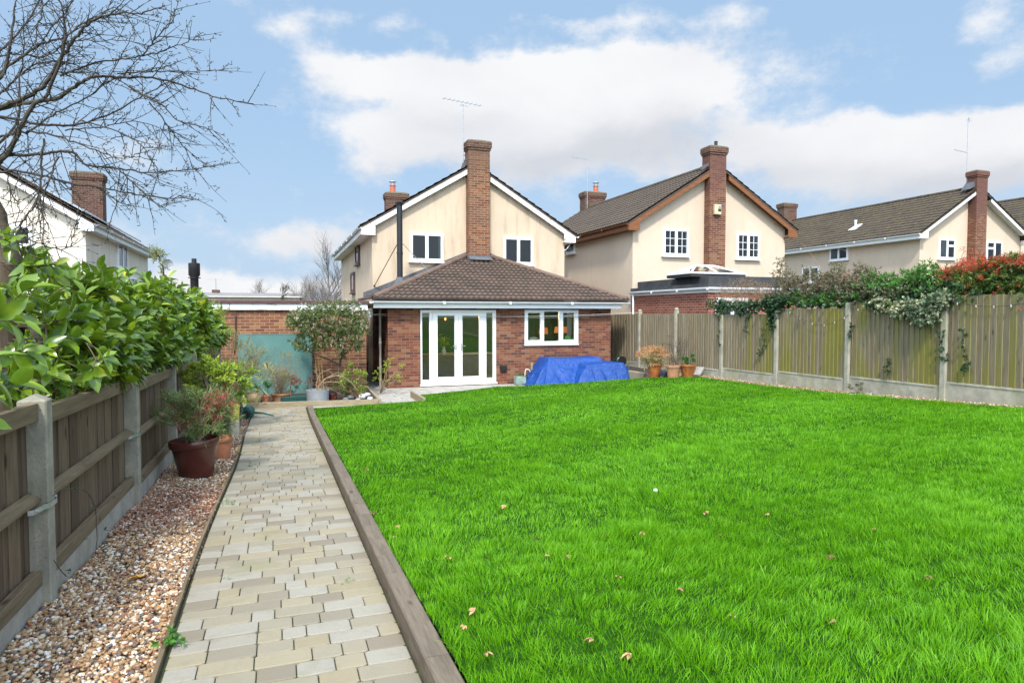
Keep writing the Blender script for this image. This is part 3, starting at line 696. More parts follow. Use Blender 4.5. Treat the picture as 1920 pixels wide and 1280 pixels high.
# ================================================================== right fence: green-grey featheredge panels
fr = thing('panel_fence', 'tall grey-green featheredge fence along the right of the lawn', 'fence', (10.3, 8, .5))
RP = [3.97, 5.95, 7.92, 9.87, 11.80, 13.70, 15.70, 17.65, 19.6, 21.5]
rtop = [2.36, 2.32, 2.254, 2.225, 2.09, 1.99, 2.12, 2.085, 2.06, 2.03]
ptopR = [2.34, 2.30, 2.215, 2.115, 2.00, 2.02, 2.005, 2.0, 1.98]
gbt = [.98, .92, .84, .785, .71, .65, .60, .56, .5]
for i, y in enumerate(RP):
    m = MB(); z0 = float(zlawn(10.25, y)) - .3; m.cbox(10.245, y - .05, z0, 10.345, y + .05, rtop[i], .008)
    if 6 <= i <= 8: m.lathe([(.045, 0), (.06, .01), (.055, .04), (.02, .06), (0, .062)], (10.295, y, rtop[i]), 12)
    m.build('concrete_post', 'concrete_pale', fr)
for i in range(9):
    ya = RP[i] + .052; yb = RP[i + 1] - .052; m = MB(); y = ya
    while y < yb - .01:
        e = min(y + .099 + rnd.uniform(-.004, .004), yb); z1 = ptopR[i] + rnd.uniform(-.006, .006); z0 = gbt[i] + rnd.uniform(-.004, .004) - .01
        a = 10.302; dx_ = rnd.uniform(-.002, .002)
        m.add([(a - .030 + dx_, y, z0), (a - .004 + dx_, e + .02, z0), (a - .004 + dx_, e + .02, z1), (a - .030 + dx_, y, z1), (a + .004, y, z0), (a + .004, e + .02, z0), (a + .004, e + .02, z1), (a + .004, y, z1)],
              [(1, 0, 3, 2), (4, 5, 6, 7), (2, 3, 7, 6), (0, 1, 5, 4), (5, 1, 2, 6), (0, 4, 7, 3)])
        y = e
    m.build('board_panel', 'fence_green', fr)
    m = MB(); h = .30; m.box(10.272, ya - .02, gbt[i] - .42, 10.318, yb + .02, gbt[i] - .012)
    m.box(10.262, ya + .08, gbt[i] - .045, 10.272, yb - .08, gbt[i] - .06 + .03)
    m.build('gravel_board', 'concrete_pale', fr, bevel=.004)

# ================================================================== houses
def tiles(m, O, U, V, ufn, Lv, course=.30, wave=.205, amp=.022):
    """overlapping profiled tiles on a slope: O origin, U along the eave, V up the slope; ufn(v)->(u0,u1)"""
    O = np.array(O, float); U = np.array(U, float); V = np.array(V, float); N = np.cross(U, V); N /= np.linalg.norm(N)
    if N[2] < 0: N = -N
    nc = max(1, int(math.ceil(Lv / course)))
    for k in range(nc):
        v0 = k * course; v1 = min(v0 + course + .03, Lv); a0, b0 = ufn(v0); a1, b1 = ufn(v1)
        lo = min(a0, a1); hi = max(b0, b1)
        if b0 - a0 < .05: continue
        us = np.arange(lo, hi + wave / 6, wave / 6)
        prof = amp * (.5 + .5 * np.cos(us / wave * 2 * np.pi)) ** 1.3
        ua = np.clip(us, a0, b0); ub = np.clip(us, a1, b1); L = amp * 1.5
        A = O + ua[:, None] * U + v0 * V + (prof + L)[:, None] * N; B = O + ub[:, None] * U + v1 * V + (prof + .004)[:, None] * N; C_ = O + ua[:, None] * U + v0 * V - .0 * N
        n = len(us); vs = np.concatenate([A, B, C_, A]); fs = [(i, i + 1, n + i + 1, n + i) for i in range(n - 1)] + [(2 * n + i, 2 * n + i + 1, 3 * n + i + 1, 3 * n + i) for i in range(n - 1)]
        m.add(vs.tolist(), fs)
def half_round(m, p, q, r, n_t=None, up=Vector((0, 0, 1)), L=.42):
    """ridge / hip tiles: short half cylinders, each lapping the next"""
    p = Vector(p); q = Vector(q); d = (q - p); Lt = d.length; d.normalize(); a = d.cross(up).normalized(); b = a.cross(d).normalized(); k = max(1, round(Lt / L)); st = Lt / k
    for i in range(k):
        r0 = r * rnd.uniform(1.03, 1.08); r1 = r; c0 = p + d * (i * st); c1 = p + d * (i * st + st + .02); vs = []
        for c, rr in ((c0, r0), (c1, r1)):
            for j in range(9):
                an = math.pi * j / 8; vs.append(c + a * (math.cos(an) * rr) + b * (math.sin(an) * rr - .3 * r))
        m.add(vs, [(j, j + 1, 9 + j + 1, 9 + j) for j in range(8)] + [tuple(range(9))])
def faceY(Y): return lambda p: Vector((p[0], Y - p[2], p[1]))
def faceXm(X): return lambda p: Vector((X - p[2], -p[0], p[1]))   # a = -y
def faceXp(X): return lambda p: Vector((X + p[2], p[0], p[1]))    # a = y
def window(parent, T, a0, a1, b0, b1, cols=2, bars=None, open_=None, curtain=None, fw=.055, transom=None, mat='upvc_white', sill=True):
    m = MB(T); m.box(a0, b0, .0, a0 + fw, b1, .075); m.box(a1 - fw, b0, .0, a1, b1, .075); m.box(a0 + fw, b1 - fw, 0, a1 - fw, b1, .075); m.box(a0 + fw, b0, 0, a1 - fw, b0 + fw * 1.2, .075)
    if isinstance(cols, int): ed = [a0 + fw + (a1 - a0 - 2 * fw) * i / cols for i in range(cols + 1)]
    else: ed = [a0 + fw + (a1 - a0 - 2 * fw) * c for c in cols]
    cells = []
    for i in range(1, len(ed) - 1): m.box(ed[i] - .022, b0 + fw * 1.2, 0, ed[i] + .022, b1 - fw, .07)
    for i in range(len(ed) - 1):
        x0 = ed[i] + (.022 if i else 0); x1 = ed[i + 1] - (.022 if i < len(ed) - 2 else 0); y0 = b0 + fw * 1.2; y1 = b1 - fw
        if transom and i in transom:
            tz = y1 - (y1 - y0) * .33; m.box(x0, tz - .02, 0, x1, tz + .02, .07); cells += [(x0, x1, y0, tz - .02), (x0, x1, tz + .02, y1)]
        else: cells.append((x0, x1, y0, y1))
    for (x0, x1, y0, y1) in cells:   # opening sash rim
        s_ = .03
        for q in ((x0 + .004, y0 + .004, x0 + s_, y1 - .004), (x1 - s_, y0 + .004, x1 - .004, y1 - .004), (x0 + s_, y0 + .004, x1 - s_, y0 + s_), (x0 + s_, y1 - s_, x1 - s_, y1 - .004)): m.box(q[0], q[1], 0, q[2], q[3], .083)
        if bars:
            nx, ny = bars; X0, X1, Y0, Y1 = x0 + s_, x1 - s_, y0 + s_, y1 - s_
            for j in range(1, nx): c = X0 + (X1 - X0) * j / nx; m.box(c - .009, Y0, .05, c + .009, Y1, .072)
            for j in range(1, ny): c = Y0 + (Y1 - Y0) * j / ny; m.box(X0, c - .009, .05, X1, c + .009, .0715)
    w_ = m.build('window', mat, parent, bevel=.003)
    for (x0, x1, y0, y1) in cells:
        g = MB(T); g.add([(x0 + .028, y0 + .028, .055), (x1 - .028, y0 + .028, .055), (x1 - .028, y1 - .028, .055), (x0 + .028, y1 - .028, .055)], [(0, 1, 2, 3)]); g.build('pane', 'glass_dark', w_)
    b = MB(T); b.box(a0 + fw, b0 + fw, .002, a1 - fw, b1 - fw, .006); b.build('unlit_room_board', 'unlit_room_dark', w_)  # flat dark board stands in for the unlit room behind the glass
    if curtain:
        for (c0, c1) in curtain:
            x0 = a0 + fw + (a1 - a0 - 2 * fw) * c0; x1 = a0 + fw + (a1 - a0 - 2 * fw) * c1; c = MB(T); n = max(6, int((x1 - x0) / .012)); vs = []
            for i in range(n + 1):
                x = x0 + (x1 - x0) * i / n; z = .022 + .010 * math.sin(i * 1.9); vs += [(x, b0 + fw, z), (x, b1 - fw, z)]
            c.add(vs, [(2 * i, 2 * i + 2, 2 * i + 3, 2 * i + 1) for i in range(n)], True); c.build('curtain', 'curtain', w_)
    if sill: s = MB(T); s.box(a0 - .05, b0 - .045, 0, a1 + .05, b0 - .002, .12); s.build('sill', mat, w_, bevel=.004)
    return w_
def chimney(parent, x0, y0, x1, y1, z0, z1, mat, cap='cap_concrete', pot=None, name='chimney', capmat=None):
    m = MB(); m.box(x0, y0, z0, x1, y1, z1 - .30); ch = m.build(name, mat, parent)
    c = MB(); c.box(x0 - .03, y0 - .03, z1 - .30, x1 + .03, y1 + .03, z1 - .225); c.box(x0 - .055, y0 - .055, z1 - .225, x1 + .055, y1 + .055, z1 - .04); c.build('corbel', capmat or 'stack_brick', ch)
    c = MB(); c.box(x0 - .04, y0 - .04, z1 - .04, x1 + .04, y1 + .04, z1, .02); c.box(x0 + .02, y0 + .02, z1 - .001, x1 - .02, y1 - .02, z1 + .05, .1); c.build('flaunching', cap, ch)
    if pot:
        cx, cy = (x0 + x1) / 2 + pot, (y0 + y1) / 2; p = MB(); p.lathe([(.13, z1 + .03), (.12, z1 + .3), (.14, z1 + .32), (.14, z1 + .36), (.09, z1 + .36)], (cx, cy, 0), 16); po = p.build('chimney_pot', 'chimney_pot', ch)
        p = MB(); p.lathe([(.085, z1 + .36), (.085, z1 + .46), (0.02, z1 + .47)], (cx, cy, 0), 12); p.lathe([(.17, z1 + .50), (.15, z1 + .53), (0, z1 + .56)], (cx, cy, 0), 14)
        for k in range(4): an = k * math.pi / 2; p.beam((cx + .08 * math.cos(an), cy + .08 * math.sin(an), z1 + .44), (cx + .11 * math.cos(an), cy + .11 * math.sin(an), z1 + .51), .012, .012)
        p.build('cowl', 'metal_galv', po)
    return ch
def gutter(m, p, q, r=.055):
    p = Vector(p); q = Vector(q); d = (q - p).normalized(); a = d.cross(Vector((0, 0, 1))).normalized(); vs = []
    for c in (p, q):
        for j in range(9): an = math.pi * j / 8; vs.append(c + a * (math.cos(an) * r) - Vector((0, 0, 1)) * (math.sin(an) * r))
        for j in range(9): an = math.pi * (8 - j) / 8; vs.append(c + a * (math.cos(an) * (r - .006)) - Vector((0, 0, 1)) * (math.sin(an) * (r - .006)))
    m.add(vs, [(j, (j + 1) % 18, 18 + (j + 1) % 18, 18 + j) for j in range(18)] + [tuple(range(17, -1, -1)), tuple(range(18, 36))], True)
    L = (q - p).length; k = int(L / 2)
    for i in range(1, k + 1):
        c = p + d * (i * L / (k + 1)); m.beam(c - d * .03 - Vector((0, 0, .03)), c + d * .03 - Vector((0, 0, .03)), 2 * r + .014, .074)
def gable_house(name, label, X0, X1, Y0, Y1, zb, ze, zr, ovx, ovy, wallm, tilem, bargem, gutm, soffm='paint_white', barge_h=.19):
    H = thing(name, label, 'house', ((X0 + X1) / 2, Y0, zb)); Xc = (X0 + X1) / 2; ex0 = X0 - ovx; ex1 = X1 + ovx; sl = (zr - ze) / (Xc - ex0)
    m = MB(); zw = ze + ovx * sl - .14; zt = zr - .14
    m.prism([(X0, Y0, zb), (X1, Y0, zb), (X1, Y0, zw), (Xc, Y0, zt), (X0, Y0, zw)], (0, Y1 - Y0, 0)); m.build('wall', wallm, H)
    rf = MB(); Ls = math.hypot(Xc - ex0, zr - ze); ya = Y0 - ovy; yb = Y1 + ovy
    rf.prism([(ex0, ya - .03, ze - .07), (ex0, ya - .03, ze - .02), (Xc, ya - .03, zr - .02), (ex1, ya - .03, ze - .02), (ex1, ya - .03, ze - .07), (Xc, ya - .03, zr - .07)][::-1], (0, yb - ya + .03, 0))
    tiles(rf, (ex0 - .03, ya - .03, ze - .02), (0, 1, 0), ((Xc - ex0) / Ls, 0, (zr - ze) / Ls), lambda v: (0, yb - ya), Ls, .30)
    tiles(rf, (ex1 + .03, ya - .03, ze - .02), (0, 1, 0), (-(Xc - ex0) / Ls, 0, (zr - ze) / Ls), lambda v: (0, yb - ya), Ls, .30)
    roof = rf.build('roof', tilem, H); m = MB(); half_round(m, (Xc, ya, zr + .02), (Xc, yb, zr + .02), .10); m.build('ridge_tiles', tilem, roof)
    return H, roof, Xc, sl
def verge(H, X0, X1, Y, ze, zr, gap, mat, h=.19, foot=True, ovy=.15, soff='paint_white', X0w=None, X1w=None, undercut=.10, ysoff=None):
    """bargeboards either side of the chimney gap, with boxed feet"""
    Xc = (X0 + X1) / 2; sl = (zr - ze) / (Xc - X0)
    for sd_, xe, xg in ((-1, X0, gap[0]), (1, X1, gap[1])):
        m = MB(); f = lambda x: ze + (x - X0) * sl if sd_ < 0 else ze + (X1 - x) * sl
        pts = [(xe, Y, f(xe) - .10 - h), (xg, Y, f(xg) - .02 - h), (xg, Y, f(xg) - .02), (xe, Y, f(xe) - .02)]
        if foot: pts = [(xe, Y, f(xe) - h - .09), (xe - sd_ * .42, Y, f(xe) - h - .09), (xe - sd_ * .42, Y, f(xe - sd_ * .42) - h - .05), (xg, Y, f(xg) - .05 - h), (xg, Y, f(xg) - .055), (xe, Y, f(xe) - .055)]
        if sd_ > 0: pts = pts[::-1]
        m.prism(pts, (0, .03, 0)); m.build('bargeboard', mat, H)
        m = MB(); zz = f(xe) - h - .085; xa, xb = sorted((xe + .0 * sd_, xe - sd_ * .415)); m.box(xa + .003, Y + .031, zz, xb, Y + ovy, zz + .02)
        if ovy > .2:
            xa, xb = (xe - sd_ * .42, xg); m.prism([(xa, Y + .031, f(xa) - .135), (xb, Y + .031, f(xb) - .135), (xb, Y + .031, f(xb) - .115), (xa, Y + .031, f(xa) - .115)][::(1 if sd_ < 0 else -1)], (0, ovy - .031, 0))
        m.build('soffit', soff, H)
# ---- first house: cream render, white bargeboards
X0, X1, Y0, Y1 = 2.815, 9.33, 21.08, 31.6; ZE = 4.72; ZR = 6.88; OV = .34
H1, roof1, XC1, s1 = gable_house('detached_house', 'cream rendered house with white bargeboards, tall brick chimney and brick kitchen extension', X0, X1, Y0, Y1, -.3, ZE, ZR, OV, .16, 'render_cream', 'tile_grey', 'paint_white', 'gutter_white')
verge(H1, X0 - OV, X1 + OV, Y0 - .18, ZE, ZR, (5.86, 6.62), 'paint_white', .19, True, .18)
c0 = onY(878.6, 300, 20.75).x; c1 = onY(918.5, 300, 20.75).x
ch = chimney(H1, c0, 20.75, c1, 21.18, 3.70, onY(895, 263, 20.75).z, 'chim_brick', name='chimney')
m = MB(); m.box(c0 - .02, 20.72, 3.70, c1 + .02, 20.749, 3.90); m.add([(c0 - .03, 20.50, 3.74), (c1 + .03, 20.50, 3.74), (c1 + .02, 20.72, 3.86), (c0 - .02, 20.72, 3.86)], [(0, 1, 2, 3)]); m.build('lead_apron', 'lead', H1)
m = MB(); m.prism([(c0 - .14, 21.0, ZR - .23), (c0 - .005, 21.0, ZR - .14), (c0 - .005, 21.0, ZR + .13), (c0 - .03, 21.0, ZR + .13)][::-1], (0, .3, 0)); m.build('lead_flashing', 'lead', H1)
y3 = 30.2; chimney(H1, onY(724, 380, y3).x, y3, onY(765, 380, y3).x, y3 + .55, 6., onY(745, 361, y3).z, 'stack_brick', pot=-.15, name='rear_chimney')
T = faceY(Y0)
def wpx(parent, Y, l, r, tp, bt, **k):
    a = onY(l, (tp + bt) / 2, Y - .05); b = onY(r, (tp + bt) / 2, Y - .05); u = onY((l + r) / 2, tp, Y - .05).z; d = onY((l + r) / 2, bt, Y - .05).z
    return window(parent, faceY(Y), a.x, b.x, d, u, **k)
wpx(H1, Y0, 768.8, 831, 437, 490.5, cols=2, curtain=[(.90, 1.0)])
wpx(H1, Y0, 943.8, 999.4, 444.8, 496.5, cols=2, curtain=[(.0, .06)])
def wside(parent, X, l, r, tp, bt, **k):
    a = onX(l, (tp + bt) / 2, X - .05); b = onX(r, (tp + bt) / 2, X - .05); u = onX((l + r) / 2, tp, X - .05).z; d = onX((l + r) / 2, bt, X - .05).z
    return window(parent, faceXm(X), -a.y, -b.y, d, u, **k)
wside(H1, X0, 666.5, 672.8, 457, 496, cols=1, mat='coping_brown', fw=.07); wside(H1, X0, 657.8, 663.8, 511, 549, cols=1, mat='coping_brown', fw=.07)
m = MB(); gutter(m, (X0 - OV - .07, Y0 - .2, ZE - .06), (X0 - OV - .07, Y1, ZE - .06)); m.build('gutter', 'gutter_white', H1)
m = MB(); m.box(X0 - OV - .012, Y0 - .14, ZE - .27, X0 - OV + .01, Y1, ZE - .04); m.box(X0 - OV + .011, Y0 - .0, ZE - .27, X0, Y1, ZE - .255); m.build('eaves_soffit', 'paint_white', H1)
m = MB(); gutter(m, (X1 + OV + .07, Y0 - .2, ZE - .06), (X1 + OV + .07, Y1, ZE - .06)); m.box(X1 + OV - .01, Y0 - .14, ZE - .27, X1 + OV + .012, Y1, ZE - .04); m.box(X1, Y0, ZE - .27, X1 + OV - .011, Y1, ZE - .255); m.build('gutter', 'gutter_white', H1)
def aerial(parent, foot, topz, booms, mat='metal_galv', r=.016):
    m = MB(); x, y, z = foot; m.tube([(x, y, z), (x, y, topz)], r, 6)
    for k in (.25, .55): m.beam((x, y, z + k), (x + .12, y + .08, z + k), .02, .02)
    a = m.build('aerial', mat, parent); m = MB()
    for (zz, dx0, dx1, dyy, n, el_) in booms:
        p = Vector((x + dx0, y - dyy, zz + .02)); q = Vector((x + dx1, y + dyy, zz - .02)); m.beam(p, q, .014, .014); d = (q - p).normalized(); s_ = d.cross(Vector((0, 0, 1))).normalized()
        for i in range(n): c = p.lerp(q, (i + .5) / n); m.beam(c - s_ * el_, c + s_ * el_, .008, .008)
    m.build('aerial_boom', mat, a)
ax = onY(870, 320, 21.1); aerial(H1, (ax.x - .02, 21.1, 6.9), onY(870, 196, 21.1).z, [(onY(870, 192, 21.1).z, -.72, .66, .12, 9, .12), (onY(870, 198, 21.1).z, -.12, .18, .0, 2, .05)], r=.014)
m = MB(); a = onY(870, 192, 21.1).z; m.beam((ax.x - .14, 21.1, a - .12), (ax.x + .16, 21.1, a - .12), .012, .012); m.beam((ax.x + .16, 21.1, a - .12), (ax.x + .16, 21.1, a), .012, .012); m.build('aerial_bracket', 'metal_galv', H1)
ax = onY(1101, 380, 30.9); 

# ---- kitchen extension of the first house
EX0, EX1, EY, EYB = 2.815, 9.542, 18.083, 21.07
A = lambda px, py: onY(px, py, EY)
DL, DR, DT, DB = A(788.4, 650).x, A(929.8, 650).x, 2.118, .07
k5 = 580 / 1920.
WL, WR, WT, WB = A(660 + 1070 * k5, 600).x, A(660 + 1403 * k5, 600).x, A(1030, 480 + 334 * k5).z, A(1030, 480 + 547 * k5).z
m = MB(); ZT = 2.2; TH_ = .3
for (a, b, z0, z1) in ((EX0, DL, -.3, ZT), (DL, DR, DT, ZT), (DL, DR, -.3, DB - .01), (DR, WL, -.3, ZT), (WL, WR, -.3, WB), (WL, WR, WT, ZT), (WR, EX1, -.3, ZT)): m.box(a, EY, z0, b, EY + TH_, z1)
m.box(EX0, EY + TH_, -.3, EX0 + TH_, EYB, ZT); m.box(EX1 - TH_, EY + TH_, -.3, EX1, EYB, ZT)
extw = m.build('extension_wall', 'ext_brick', H1)
m = MB(); m.box(EX0 + .305, EY + .305, .0, EX1 - .305, EYB - .05, .05); m.build('kitchen_floor', 'room_floor', H1)
m = MB(); m.box(EX0 + .301, EYB - .06, .05, EX1 - .301, EYB - .03, 2.18); m.box(EX0 + .3005, EY + .31, .05, EX0 + .32, EYB - .061, 2.18); m.box(EX1 - .32, EY + .31, .05, EX1 - .3005, EYB - .061, 2.18); m.build('kitchen_wall', 'green_wall', H1)
m = MB(); m.box(EX0 + .301, EY + .301, 2.181, EX1 - .301, EYB - .03, 2.2); m.build('kitchen_ceiling', 'room_white', H1)
# roof
ey = 17.78; gx0 = onY(699, 565, ey).x; gx1 = onY(1178, 567, ey).x; ez = onY(940, 561.5, ey).z; YW = 21.07; pz_ = 3.84; px0, px1 = 5.78, 6.70
m = MB(); Ly = YW - ey; Lf = math.hypot(Ly, pz_ - ez)
m.prism([(gx0, ey, ez - .06), (gx1, ey, ez - .06), (gx1, ey, ez - .02), (gx0, ey, ez - .02)], (0, .02, 0))
tiles(m, (0, ey - .05, ez - .01), (1, 0, 0), (0, Ly / Lf, (pz_ - ez) / Lf), lambda v: (gx0 + (px0 - gx0) * min(v / Lf, 1), gx1 + (px1 - gx1) * min(v / Lf, 1)), Lf, .235, .155, .034)
for sgn, gxx, pxx in ((1, gx0, px0), (-1, gx1, px1)):
    Lx = abs(pxx - gxx); Lw = math.hypot(Lx, pz_ - ez)
    tiles(m, (gxx, ey, ez - .01), (0, 1, 0), (sgn * Lx / Lw, 0, (pz_ - ez) / Lw), lambda v: (Ly * min(v / Lw, 1), Ly), Lw, .235, .155, .034)
m.add([(gx0, ey, ez - .012), (gx1, ey, ez - .012), (px1, YW, pz_ - .012), (px0, YW, pz_ - .012)], [(0, 1, 2, 3)]); m.add([(gx0, ey, ez - .012), (px0, YW, pz_ - .012), (gx0, YW, ez - .012)], [(0, 1, 2)]); m.add([(gx1, ey, ez - .012), (gx1, YW, ez - .012), (px1, YW, pz_ - .012)], [(0, 1, 2)])
xr = m.build('extension_roof', 'tile_ext', H1)
m = MB(); half_round(m, (gx0 + .03, ey + .02, ez + .055), (px0, YW - .05, pz_ + .065), .085, L=.38); m.build('hip_tiles', 'hip_tile', xr); m = MB(); half_round(m, (gx1 - .03, ey + .02, ez + .055), (px1, YW - .05, pz_ + .065), .085, L=.38); m.build('hip_tiles', 'hip_tile', xr)
m = MB()
for sgn, gxx, pxx in ((1, gx0, px0), (-1, gx1, px1)):
    a = gxx + sgn * .15; za = ez + (pz_ - ez) * .15 / abs(pxx - gxx); m.prism([(a, YW - .03, za), (pxx + sgn * .1, YW - .03, pz_ + .05), (pxx + sgn * .1, YW - .03, pz_ + .20), (a, YW - .03, za + .2)][::sgn], (0, .025, 0))
m.build('lead_flashing', 'lead', xr)
m = MB(); m.box(gx0 + .02, ey - .004, 2.17, gx1 - .25, ey + .02, 2.305); m.box(gx0 + .02, ey + .021, 2.17, gx1 - .25, EY - .003, 2.185); m.box(gx0 + .02, ey + .021, 2.17, gx0 + .045, YW - .03, 2.305); m.box(gx0 + .046, EY, 2.17, EX0 - .003, YW - .03, 2.185); m.box(EX1 + .003, EY, 2.17, gx1 - .25, YW - .03, 2.185); m.box(gx1 - .249, ey, 2.17, gx1 - .23, YW - .03, 2.305); m.build('fascia', 'upvc_white', H1)
m = MB(); gutter(m, (gx0, ey - .075, 2.345), (gx1, ey - .075, 2.345), .058); gutter(m, (gx0 - .055, ey - .06, 2.343), (gx0 - .055, YW - .1, 2.343), .055); m.build('gutter', 'gutter_white', H1)
# french doors with side lights
D = MB(faceY(EY)); P5 = lambda x: A(660 + x * k5, 650).x; Z5 = lambda x, y: A(660 + x * k5, 480 + y * k5).z
ft = .05; D.box(DL + .001, DB, -.06, DR - .001, DB + .10, .02); D.box(DL + .001, DT - .06, -.06, DR - .001, DT - .001, .02)
xs = [P5(435), P5(480), P5(530), P5(636), P5(684), P5(788), P5(833), P5(873)]
zs0, zs1 = Z5(455, 768), Z5(455, 352); zd0, zd1 = Z5(583, 750), Z5(583, 369)
for (a, b) in ((DL + .001, xs[0]), (xs[1], xs[1] + .075), (xs[6] - .075, xs[6]), (xs[7], DR - .001)): D.box(a, DB + .10, -.06, b, DT - .06, .019)
for (a, b) in ((xs[0], xs[1]), (xs[6], xs[7])): D.box(a, DB + .1, -.055, b, zs0, .012); D.box(a, zs1, -.055, b, DT - .06, .012)
fd = D.build('french_door_frame', 'upvc_white', H1, bevel=.004)
for (a, b, g0, g1, side) in ((xs[1] + .078, (xs[3] + xs[4]) / 2 - .003, xs[2], xs[3], 1), ((xs[3] + xs[4]) / 2 + .003, xs[6] - .078, xs[4], xs[5], -1)):
    D = MB(faceY(EY)); b0, b1 = DB + .103, DT - .063
    D.box(a, b0, -.05, g0, b1, .03); D.box(g1, b0, -.05, b, b1, .03); D.box(g0, b0, -.05, g1, zd0, .03); D.box(g0, zd1, -.05, g1, b1, .03)
    leaf = D.build('door_leaf', 'upvc_white', H1, bevel=.004)
    D = MB(faceY(EY)); D.add([(g0, zd0, -.01), (g1, zd0, -.01), (g1, zd1, -.01), (g0, zd1, -.01)], [(0, 1, 2, 3)]); D.build('pane', 'glass', leaf)
    hx = g1 + .035 if side > 0 else g0 - .035; D = MB(faceY(EY)); D.box(hx - .012, .98, .031, hx + .012, 1.20, .042); D.tube([(hx, 1.12, .04), (hx, 1.12, .085)], .01, 8); D.beam((hx, 1.12, .085), (hx - side * .11, 1.12, .085), .02, .016, up=(0, 0, 1)); D.build('handle', 'metal_steel', leaf)
    for zz in (.32, 1.1, 1.9): D = MB(faceY(EY)); hxx = a + .02 if side > 0 else b - .02; D.box(hxx - .015, zz - .045, .031, hxx + .015, zz + .045, .048); D.build('hinge', 'upvc_white', leaf)
for (a, b) in ((xs[0], xs[1]), (xs[6], xs[7])): D = MB(faceY(EY)); D.add([(a, zs0, -.02), (b, zs0, -.02), (b, zs1, -.02), (a, zs1, -.02)], [(0, 1, 2, 3)]); D.build('side_pane', 'glass', fd)
D = MB(faceY(EY)); D.box(DL - .02, DB - .045, -.05, DR + .03, DB - .002, .05); D.build('threshold', 'upvc_white', fd)
D = MB(faceY(EY)); W5 = [P5(1090), P5(1168), P5(1190), P5(1284), P5(1308), P5(1380)]
g_s = (Z5(1130, 522), Z5(1130, 353)); g_c = (Z5(1236, 528), Z5(1236, 345))
D.box(WL + .002, WB + .002, -.06, W5[0], WT - .002, .03); D.box(W5[1], WB + .002, -.06, W5[2], WT - .002, .03); D.box(W5[3], WB + .002, -.06, W5[4], WT - .002, .03); D.box(W5[5], WB + .002, -.06, WR - .002, WT - .002, .03)
for a, b, g in ((W5[0], W5[1], g_s), (W5[2], W5[3], g_c), (W5[4], W5[5], g_s)): D.box(a, WB + .002, -.06, b, g[0], .03); D.box(a, g[1], -.06, b, WT - .002, .03)
kw = D.build('kitchen_window', 'upvc_white', H1, bevel=.004)
for a, b, g in ((W5[0], W5[1], g_s), (W5[2], W5[3], g_c), (W5[4], W5[5], g_s)): D = MB(faceY(EY)); D.add([(a, g[0], -.02), (b, g[0], -.02), (b, g[1], -.02), (a, g[1], -.02)], [(0, 1, 2, 3)]); D.build('pane', 'glass', kw)
D = MB(faceY(EY)); D.box(WL - .01, WB - .03, -.02, WR + .01, WB, .05); D.build('sill', 'upvc_white', kw)
D = MB(); D.box(WL, EY + .1, WB - .02, WR, EY + .42, WB + .02); D.build('inner_sill', 'room_white', kw)
# stove flue through the extension roof, with stays
FY = 19.55; fb = onY(750, 530, FY); ft_ = onY(750, 384, FY)
m = MB(); m.lathe([(.085, 0), (.085, ft_.z - fb.z + .3)], (fb.x, FY, fb.z - .3), 20); m.lathe([(.10, 0), (.10, .02), (.09, .03), (.09, .05)], (fb.x, FY, fb.z + .85), 20)
m.lathe([(.16, ft_.z + .055), (.13, ft_.z + .075), (.0, ft_.z + .085)], (fb.x, FY, 0), 20); m.lathe([(.13, ft_.z + .0), (.135, ft_.z + .03), (.02, ft_.z + .04)], (fb.x, FY, 0), 20)
flue = m.build('stove_flue', 'metal_black', H1)
s0 = onY(749, 450, FY - .0); m = MB(); e1 = onY(806, 511, 18.95); e2 = onY(702, 536, YW - .05)
m.tube([s0, e1], .012, 6); m.build('stay_rod', 'metal_black', flue); m = MB(); m.tube([s0, e2], .012, 6); m.lathe([(.03, -.03), (.03, .03)], e2, 8); m.build('stay_rod', 'metal_black', flue)
m = MB(); m.lathe([(.26, -.15), (.16, .0), (.10, .14)], (fb.x, FY, fb.z + .02), 20); m.build('flue_flashing', 'lead', flue)
# wall fittings
q = A(943, 689); m = MB(); m.box(q.x - .10, EY - .09, q.z - .07, q.x + .10, EY - .004, q.z + .06); m.tube([(q.x - .04, EY - .05, q.z - .07), (q.x - .04, EY - .05, q.z - .12)], .012, 6); m.tube([(q.x + .04, EY - .05, q.z - .07), (q.x + .04, EY - .05, q.z - .12)], .012, 6); m.build('outdoor_socket', 'metal_black', H1, bevel=.008)
q = A(1117, 590); m = MB(); m.tube([(q.x, EY - .01, q.z - .08), (q.x, EY - .01, q.z + .07)], .01, 6); m.tube([(q.x, EY - .01, q.z + .05), (q.x + .12, EY - .12, q.z + .06), (q.x + .13, EY - .13, q.z + .10)], .008, 6); m.tube([(q.x, EY - .01, q.z - .06), (q.x + .06, EY - .06, q.z + .0), (q.x + .09, EY - .1, q.z + .05)], .007, 6); m.build('basket_bracket', 'metal_black', H1)
m = MB(); pX = 2.66; m.tube([(pX, 18.45, 0), (pX, 18.45, 2.06), (pX - .0, 18.2, 2.22), (gx0 + .05, 17.9, 2.3)], .036, 10); 
for zz in (.5, 1.2, 1.9): m.lathe([(.045, zz), (.045, zz + .05)], (pX, 18.45, 0), 10)
m.build('downpipe', 'pipe_grey', H1)

